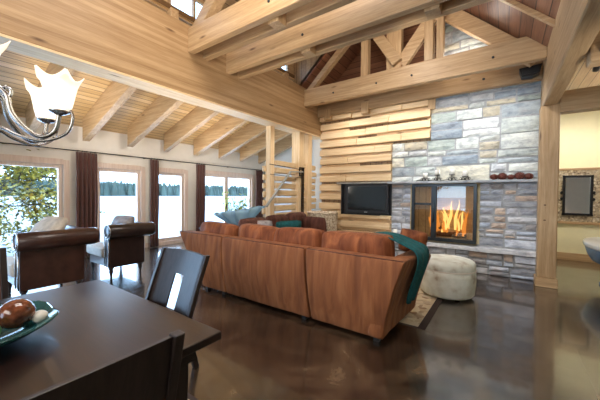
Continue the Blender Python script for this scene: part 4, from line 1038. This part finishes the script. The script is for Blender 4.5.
# teal throw over the right arm
b = MB(); path = [(-1.36, 3.20, 1.00), (-1.22, 3.24, 1.035), (-1.08, 3.28, 1.035), (-0.96, 3.34, 0.995), (-0.86, 3.38, 0.94), (-0.77, 3.40, 0.905), (-0.72, 3.42, 0.86), (-0.705, 3.42, 0.78), (-0.735, 3.42, 0.66), (-0.775, 3.42, 0.54), (-0.81, 3.42, 0.42), (-0.835, 3.42, 0.30)]
nw = 14; V = []
for i, p in enumerate(path):
    t = i/(len(path)-1); wd = 0.20+0.12*math.sin(PI*min(1, t*1.0))+0.04*t
    for k in range(nw+1):
        u = k/nw-0.5; fo_ = 0.014*math.sin(u*22+i*0.25)
        V.append((p[0]+(fo_ if t > 0.5 else 0)-(0.05*abs(u) if t > 0.5 else 0)+0.008, p[1]+u*wd*2*0.75, p[2]+(fo_ if t <= 0.5 else 0)+(0.03*(u+.5) if i == len(path)-1 else 0)+0.012))
b.add(V, [(i*(nw+1)+k, i*(nw+1)+k+1, (i+1)*(nw+1)+k+1, (i+1)*(nw+1)+k) for i in range(len(path)-1) for k in range(nw)], True)
o = tag(b.build('throw_blanket', 'teal_wool', subsurf=1), 'teal knitted throw draped over the right arm of the sofa', 'blanket')
md = o.modifiers.new('cloth', 'SOLIDIFY'); md.thickness = 0.014; md.offset = 1

# rug of the sitting area
rg = empty('area_rug', (-2.4, 4.6, 0), 'cream patterned area rug showing past the right end of the sofa', 'rug')
b = MB(); b.box(-3.9, -0.70, 3.42, 5.6, 0.0005, 0.003); b.build('rug_border', 'rug_border', rg)
b = MB(); b.box(-3.86, -0.78, 3.46, 5.56, 0.003, 0.005); b.build('rug_field', 'rug_pattern', rg)

# ottoman
ot = empty('ottoman', (-0.70, 4.88, 0), 'round drum ottoman in pale mottled hide in front of the fireplace', 'ottoman')
b = MB(); b.lathe([(0.0, 0.03), (0.345, 0.03), (0.372, 0.06), (0.388, 0.2), (0.39, 0.33), (0.385, 0.415)], (-0.70, 4.88, 0), 40); b.build('drum', 'hide', ot)
b = MB(); b.lathe([(0.38, 0.412), (0.387, 0.43), (0.384, 0.49), (0.37, 0.525), (0.33, 0.548), (0.2, 0.56), (0.0, 0.563)], (-0.70, 4.88, 0), 40); b.build('top_cushion', 'hide', ot)
b = MB(); b.tube([(-0.70+0.386*math.cos(a), 4.88+0.386*math.sin(a), 0.415) for a in [2*PI*i/40 for i in range(40)]], 0.007, 6, closed=True); b.build('piping', 'seat_cream', ot)
for a in (45, 135, 225, 315):
    b = MB(); b.lathe([(0.03, 0.005), (0.035, 0.032)], (-0.70+0.24*math.cos(R_(a)), 4.88+0.24*math.sin(R_(a)), 0), 10); b.build('foot', 'black_plastic', ot)

# wicker basket
bk = empty('wicker_basket', (-3.66, 6.22, 0), 'tall whitewashed wicker basket left of the television', 'basket')
b = MB(); cx, cy = -3.68, 6.18; R0 = 0.33
nr = 34
for j in range(nr):
    z = 0.03+j*0.03; pts = []
    for k in range(48):
        a = 2*PI*k/48; rr = R0+0.03*(j/nr)+0.011*math.sin(12*a+(PI if j % 2 else 0)); pts.append((cx+rr*math.cos(a), cy+rr*0.92*math.sin(a), z))
    b.tube(pts, 0.0165, 6, closed=True)
b.build('woven_side', 'wicker', bk)
b = MB()
for k in range(24):
    a = 2*PI*(k+.5)/24; b.tube([(cx+(R0)*math.cos(a), cy+R0*.92*math.sin(a), 0.02), (cx+(R0+.03)*math.cos(a), cy+(R0+.03)*.92*math.sin(a), 1.05)], 0.012, 6)
b.build('stakes', 'wicker', bk)
b = MB(); b.tube([(cx+(R0+.035)*math.cos(a), cy+(R0+.035)*.92*math.sin(a), 1.055+0.008*math.sin(9*a)) for a in [2*PI*i/40 for i in range(40)]], 0.026, 8, closed=True); b.build('rim', 'wicker', bk)
b = MB(); b.lathe([(0.0, 0.01), (R0, 0.01), (R0, 0.03), (0.0, 0.03)], (cx, cy, 0), 24, Matrix.Diagonal((1, .92, 1))); b.build('base', 'wicker', bk)

# ------------------------------------------------------------------ leather armchairs (local: origin at near +x corner of the arm, y back)
def armchair(loc, label, leather, W=0.90, D=0.68, H=0.93, legz=0.2, pillow_mat='cushion_grey', rz=0):
    e = empty('leather_armchair', loc, label, 'armchair', 'leather armchairs by the windows')
    L = dict(local=True)
    # outer arms with rolled tops, scrolled fronts
    for s, xo in ((1, 0.0),):
        b = MB(); xi = xo-s*0.17
        xa, xb = min(xo, xi), max(xo, xi)
        b.box(xa, xb, 0.0, D, legz, H-0.16); b.build('arm_panel', leather, e, bevel=0.02, seg=3, **L)
        b = MB(); ang = [i*PI/10 for i in range(20)]; r = 0.125; cx = xo+s*0.01
        prof = []
        for yy, k in ((-0.03, 0.90), (-0.02, 1.0), (D*0.5, 1.0), (D+0.10, 1.02), (D+0.15, 0.9), (D+0.17, 0.5)):
            prof.append([(cx+r*k*math.cos(a), yy, H-0.12+r*k*math.sin(a)) for a in ang])
        rings(b, prof); b.build('arm_roll', leather, e, subsurf=0, **L)
        # nail head trim following the scroll front
        b = MB(); pts = []
        for i in range(22):
            a = R_(-100)+i*R_(20); rr = r*0.98 if i < 17 else r*0.98-(i-16)*0.016
            pts.append((cx+s*rr*math.cos(a)*1.0, -0.035, H-0.12+rr*math.sin(a)))
        b.tube(pts, 0.008, 6); b.tube([(xi, -0.012, H-0.18), (xi+s*0.02, -0.012, H-0.4), (xi+s*0.015, -0.012, legz+0.02)], 0.009, 6); b.tube([(xo-s*0.0, -0.012, H-0.24), (xo, -0.012, legz+0.02)], 0.009, 6)
        b.build('nailhead_trim', 'nailhead', e, **L)
    b = MB(); b.box(-W, -0.1, D-0.16, D, legz, H-0.1); b.build('back', leather, e, bevel=0.04, seg=3, **L)
    b = MB(); r = 0.11; rings(b, [[(xx, D-0.02+r*k*math.cos(a), H-0.11+r*k*math.sin(a)) for a in [i*PI/10 for i in range(20)]] for xx, k in ((-W-0.05, .9), (-W-0.02, 1), (-0.08, 1), (-0.05, .9))]); b.build('back_roll', leather, e, **L)
    b = MB(); b.box(-W, -0.16, 0.02, D-0.14, legz, 0.36); b.build('seat_base', leather, e, bevel=0.01, **L)
    b = MB(); b.box(-W+0.01, -0.175, -0.05, D-0.17, 0.36, 0.55); b.build('seat_cushion', 'seat_cream', e, bevel=0.05, seg=4, label='cream seat cushion', **L)
    for (x, y) in ((-0.06, 0.05), (-W+0.06, 0.05), (-0.06, D-0.06), (-W+0.06, D-0.06)):
        b = MB(); b.lathe([(0.012, 0), (0.022, 0.015), (0.016, 0.04), (0.024, 0.09), (0.038, 0.13), (0.026, 0.155), (0.04, 0.17), (0.045, legz)], (x, y, 0), 14); b.build('turned_leg', 'espresso_z', e, **L)
    return e
ac1 = armchair((-5.50, 2.16, 0), 'brown leather scroll arm chair with turned legs nearer the second window curtain', 'leather_dark', D=0.60, H=0.95)
ac2 = armchair((-5.10, 0.96, 0), 'brown leather scroll arm chair directly behind the dining table', 'leather_brown', D=0.72, H=0.97)
b = MB(); mt_ = Matrix.Rotation(R_(8), 3, 'Z') @ Matrix.Rotation(R_(-28), 3, 'X'); b.pillow((-5.86, 2.48, 0.84), 0.56, 0.20, 0.52, mt_, p=3, jit=0.03, seed=31)
tag(b.build('cushion', 'cushion_grey'), 'silver grey cushion leaning in the farther leather armchair', 'cushion')
b = MB(); mt_ = Matrix.Rotation(R_(10), 3, 'Z') @ Matrix.Rotation(R_(-35), 3, 'X'); b.pillow((-5.52, 1.32, 0.90), 0.62, 0.22, 0.56, mt_, p=3, jit=0.03, seed=33)
tag(b.build('cushion', 'cushion_pale'), 'pale patterned cushion leaning in the nearer leather armchair', 'cushion')

# ------------------------------------------------------------------ console, blue glass, plant
cs_ = empty('console_table', (-5.3, 4.8, 0), 'low console behind the sofa carrying the blue glass', 'table')
b = MB(); b.box(-5.45, -5.0, 3.9, 5.55, 0.72, 0.76); b.build('tabletop', 'espresso', cs_, bevel=0.004)
for (x, y) in ((-5.42, 3.94), (-5.03, 3.94), (-5.42, 5.51), (-5.03, 5.51)):
    b = MB(); b.box(x-.02, x+.02, y-.02, y+.02, 0, 0.72); b.build('leg', 'espresso_z', cs_)
b = MB(); n = 70; V = []
for j, (r, z) in enumerate([(0.10, 0.0), (0.13, 0.06), (0.16, 0.18), (0.20, 0.30), (0.24, 0.42)]):
    for k in range(n):
        a = 2*PI*k/n; fr = 1+0.16*(j/4)*math.sin(11*a+j*.3)+0.07*(j/4)*math.sin(23*a)
        V.append((-5.2+r*fr*math.cos(a)*0.9, 4.9+r*fr*math.sin(a)*2.9, 0.762+z*(0.85+0.15*math.sin(a+0.3))+0.02*(j/4)*math.sin(17*a)))
b.add(V, [(i*n+k, i*n+(k+1) % n, (i+1)*n+(k+1) % n, (i+1)*n+k) for i in range(4) for k in range(n)]+[tuple(range(n-1, -1, -1))], True)
o = tag(b.build('glass_bowl', 'blue_glass'), 'long ruffled blue glass bowl on the console behind the sofa', 'bowl'); md = o.modifiers.new('t', 'SOLIDIFY'); md.thickness = 0.008
pp = empty('potted_plant', (-5.8, 5.3, 0), 'yellow green leafy plant standing before the double window', 'plant')
b = MB(); b.lathe([(0.14, 0), (0.19, 0.4), (0.2, 0.42), (0.18, 0.42), (0.16, 0.36), (0.0, 0.36)], (-5.8, 5.3, 0), 24); b.build('pot', 'pot_clay', pp)
rp_ = random.Random(8); b = MB(); lf = MB()
for k in range(46):
    a = rp_.uniform(0, 2*PI); h = rp_.uniform(0.6, 1.15); sp2 = rp_.uniform(0.08, 0.36)
    p0 = Vector((-5.8+0.05*math.cos(a), 5.3+0.05*math.sin(a), 0.36)); p1 = p0+Vector((sp2*.5*math.cos(a), sp2*.5*math.sin(a), h*0.7)); p2 = p0+Vector((sp2*math.cos(a), sp2*math.sin(a), h))
    b.tube([p0, p1, p2], 0.004, 4)
    for q in range(7):
        t = 0.4+0.6*q/6; c = p0.lerp(p1, min(1, t*1.3)) if t < .75 else p1.lerp(p2, (t-.75)*4)
        d = Vector((rp_.uniform(-1, 1), rp_.uniform(-1, 1), rp_.uniform(0, 1))).normalized()*0.13; w2 = d.cross(Vector((rp_.random(), rp_.random(), 1))).normalized()*0.022
        lf.add([c, c+d*.5+w2, c+d, c+d*.5-w2], [(0, 1, 2, 3)], False)
b.build('stems', 'leaf_bright', pp); lf.build('leaves', 'leaf_bright', pp, weld=False)

# ------------------------------------------------------------------ chandelier
CH = Vector((-2.20, 0.222, 1.72))
hd = empty('chandelier', tuple(CH), 'pewter scroll arm chandelier with star edged glass shades at top left', 'chandelier')
Rt = Vector((0.817, 0.577, 0)); Fw = Vector((-0.577, 0.817, 0))
b = MB(); prof = [(0.0, 1.66), (0.012, 1.68), (0.02, 1.695), (0.012, 1.70), (0.03, 1.75), (0.045, 1.80), (0.02, 1.85), (0.018, 1.90), (0.05, 1.93), (0.055, 1.96), (0.02, 1.99), (0.015, 2.1), (0.025, 2.16), (0.012, 2.2), (0.012, 2.5), (0.02, 2.53), (0.0, 2.55)]
b.lathe(prof, (CH.x, CH.y, 0), 16); b.build('column', 'pewter', hd)
b = MB(); z = 2.55; k = 0
while z < 5.3:
    ax = Rt if k % 2 else Fw
    b.tube([(CH.x+ax.x*0.012*math.cos(t), CH.y+ax.y*0.012*math.cos(t), z+0.022*math.sin(t)) for t in [i*PI/5 for i in range(10)]], 0.003, 5, closed=True); z += 0.036; k += 1
b.build('chain', 'pewter', hd)
b = MB(); b.lathe([(0.0, 5.32), (0.06, 5.30), (0.065, 5.34), (0.0, 5.36)], (CH.x, CH.y, 0), 16); b.tube([(CH.x, CH.y, 5.3), (CH.x, CH.y, 6.0)], 0.008, 6); b.build('canopy', 'pewter', hd)
def cat(pts, n=6):
    out = []; P = [pts[0]]+list(pts)+[pts[-1]]
    for i in range(1, len(P)-2):
        p0, p1, p2, p3 = [Vector(q) for q in P[i-1:i+3]]
        for k in range(n):
            t = k/n; out.append(0.5*((2*p1)+(-p0+p2)*t+(2*p0-5*p1+4*p2-p3)*t*t+(-p0+3*p1-3*p2+p3)*t**3))
    out.append(Vector(P[-2])); return out
def pol(r, z, d, side=0): return CH*0+Vector((CH.x, CH.y, 0))+d*r+Vector((0, 0, z))+d.cross(Vector((0, 0, 1)))*side
for i, ang in enumerate((-38, 27, 75, 130, 185, 240)):
    d = Rt*math.cos(R_(ang))+Fw*math.sin(R_(ang))
    b = MB()
    b.tube(cat([pol(0.03, 1.940, d), pol(0.09, 2.050, d), pol(0.15, 2.010, d), pol(0.17, 1.920, d), pol(0.22, 1.845, d), pol(0.29, 1.800, d), pol(0.35, 1.840, d), pol(0.37, 1.930, d)]), 0.0125, 8)
    b.tube(cat([pol(0.14, 2.045, d), pol(0.17, 2.035, d), pol(0.165, 2.000, d), pol(0.14, 2.005, d), pol(0.145, 2.030, d)]), 0.008, 7)
    b.tube(cat([pol(0.02, 1.780, d), pol(0.05, 1.735, d), pol(0.095, 1.745, d), pol(0.09, 1.785, d), pol(0.06, 1.780, d)]), 0.008, 7)
    b.tube(cat([pol(0.03, 1.800, d), pol(0.12, 1.835, d), pol(0.2, 1.800, d), pol(0.30, 1.780, d), pol(0.40, 1.830, d), pol(0.43, 1.920, d), pol(0.41, 1.970, d), pol(0.385, 1.950, d)]), 0.008, 7)
    # upper scroll
    b.tube(cat([pol(0.015, 2.510, d), pol(0.07, 2.450, d), pol(0.12, 2.310, d), pol(0.10, 2.150, d), pol(0.05, 2.060, d), pol(0.02, 2.050, d)]), 0.007, 7)
    arm = b.build('scroll_arm', 'pewter', hd)
    b = MB(); c = pol(0.37, 1.930, d); b.lathe([(0.0, -0.01), (0.02, 0), (0.045, 0.012), (0.05, 0.02), (0.02, 0.022), (0.018, 0.05), (0.0, 0.05)], tuple(c), 14); b.build('socket_cup', 'pewter', arm)
    # shade: bell with star points
    b = MB(); n = 60; V = []; pr = [(0.036, 0.02), (0.052, 0.032), (0.062, 0.07), (0.069, 0.11), (0.077, 0.15), (0.088, 0.18), (0.103, 0.20)]
    for j, (r, z) in enumerate(pr):
        t = max(0, (j-2)/4)
        for k in range(n):
            a = 2*PI*k/n+i; st = 1-abs(math.sin(2.5*a))**0.8
            rr = r*(1+(0.06+t*0.20)*(st-0.4)); V.append((c.x+rr*math.cos(a), c.y+rr*math.sin(a), c.z+z+t*t*0.05*(st-0.3)))
    b.add(V, [(j*n+k, j*n+(k+1) % n, (j+1)*n+(k+1) % n, (j+1)*n+k) for j in range(len(pr)-1) for k in range(n)], True)
    o = b.build('glass_shade', 'lit_shade', arm); md = o.modifiers.new('t', 'SOLIDIFY'); md.thickness = 0.003
    b = MB(); b.ball((c.x, c.y, c.z+0.095), 0.024, 12, (1, 1, 1.4)); b.build('light_bulb', 'bulb', arm)
    if i in (1, 2, 0): point('chandelier_lamp', (c.x, c.y, c.z+0.16), 5, (1, 0.86, 0.66), 0.03)

# ------------------------------------------------------------------ outside
b = MB(); b.box(-14, WX-0.2, -12, 20, -0.5, -0.22); tag(b.build('terrace', 'terrace_stone'), 'pale terrace outside the lake windows', 'terrace', kind='structure')
b = MB(); b.box(-700, -10, -500, 900, -2.4, -1.6); tag(b.build('lake', 'snow'), 'pale bright lake surface seen through the windows', 'lake', kind='stuff')
b = MB(); rh = random.Random(21)
for k in range(2600):
    y = rh.uniform(-260, 620); x = -300-rh.uniform(0, 60)-0.06*abs(y-100); h = rh.uniform(9, 17); r = h*0.2; z0 = -1.6
    n = 6; V = [(x, y, z0+h)]
    for (rr, zz) in ((r*.55, h*.55), (r*0.9, h*.25), (r, 0)):
        V += [(x+rr*math.cos(2*PI*q/n), y+rr*math.sin(2*PI*q/n), z0+zz) for q in range(n)]
    F = [(0, 1+q, 1+(q+1) % n) for q in range(n)]
    for lvl in (0, 1): F += [(1+lvl*n+q, 1+(lvl+1)*n+q, 1+(lvl+1)*n+(q+1) % n, 1+lvl*n+(q+1) % n) for q in range(n)]
    b.add(V, F, False)
tag(b.build('forest', 'conifer', weld=False), 'hazy line of conifers along the far shore of the lake', 'forest', kind='stuff')
b = MB(); prof_ = []
for k in range(60):
    y = -300+k*16; hz = 14+5*noise.noise(Vector((k*0.13, 2, 1))); prof_.append((y, hz))
V = []
for y, hz in prof_: V += [(-365, y, -1.8), (-420, y, hz), (-480, y, -1.8)]
b.add(V, [(3*i+k, 3*i+k+1, 3*i+4+k, 3*i+3+k) for i in range(59) for k in range(2)], True)
tag(b.build('hillside', 'hill'), 'low wooded hill behind the conifers', 'hill', kind='structure')
# tree outside the wide window
tr = empty('shore_tree', (-10.4, 3.1, -0.3), 'leafy tree with crooked branches outside the wide left window', 'tree')
rt = random.Random(14); br = MB(); lv = MB()
def leafc(c, n, s):
    for _ in range(int(n*0.9)):
        p = Vector(c)+Vector((rt.gauss(0, s), rt.gauss(0, s), rt.gauss(0, s*.7)))
        d = Vector((rt.uniform(-1, 1), rt.uniform(-1, 1), rt.uniform(-.8, .6))).normalized()*rt.uniform(.08, .14); w2 = d.cross(Vector((rt.uniform(-1, 1), rt.uniform(-1, 1), 1))).normalized()*rt.uniform(.026, .04)
        lv.add([p, p+d*.5+w2, p+d, p+d*.5-w2], [(0, 1, 2, 3)], False)
def grow(p, d, r, L, dep):
    n = 7; pts = [Vector(p)]; rr = [r]
    for i in range(n):
        d = (d+Vector((rt.uniform(-1, 1), rt.uniform(-1, 1), rt.uniform(-1, .9)))*0.28).normalized(); pts.append(pts[-1]+d*L/n); rr.append(r*(1-0.7*(i+1)/n))
        if dep > 0 and i >= 1 and rt.random() < 0.75:
            nd = (d+Vector((rt.uniform(-1, 1), rt.uniform(-1, 1), rt.uniform(-.8, .7)))*0.9).normalized(); grow(pts[-1], nd, rr[-1]*.6, L*.6, dep-1)
        if dep <= 1 and i > 2 and rt.random() < 0.8: leafc(pts[-1], rt.randint(5, 13), 0.10)
    br.tube(pts, rr, 6)
trunk = [(-10.4, 3.1, -0.3), (-10.35, 3.05, 0.8), (-10.3, 2.98, 1.8), (-10.25, 3.05, 3.0), (-10.2, 3.0, 4.2)]
br.tube(trunk, [.13, .11, .10, .08, .05], 9)
for (z, dx, dy, dz, L) in [(0.7, .1, -1, -.1, 1.3), (1.1, .3, -1, .05, 1.9), (1.5, 0, -1, -.1, 2.2), (1.8, .2, -1, .1, 2.4), (2.2, .1, -1, -.1, 2.5), (2.6, .1, -1, -.15, 2.6), (3.0, .2, -1, -.1, 2.4), (2.0, .3, -.6, .2, 1.2), (2.4, .4, -.5, -.1, 1.2), (1.3, .4, -.4, 0, 1.0), (0.9, .2, -.6, .1, 1.0), (3.4, .1, -1, 0, 2.5), (2.8, -.3, -1, 0.1, 2.2)]:
    grow((-10.3, 3.02, z), Vector((dx, dy, dz)).normalized(), 0.035, L, 2)
for k in range(26): leafc((-10.2+rt.uniform(-.2, .3), 2.85+rt.uniform(-.25, .2), rt.uniform(0.4, 2.6)), 26, 0.14)
br.build('branches', 'bark', tr); lv.build('leaves', 'leaf', tr, weld=False)
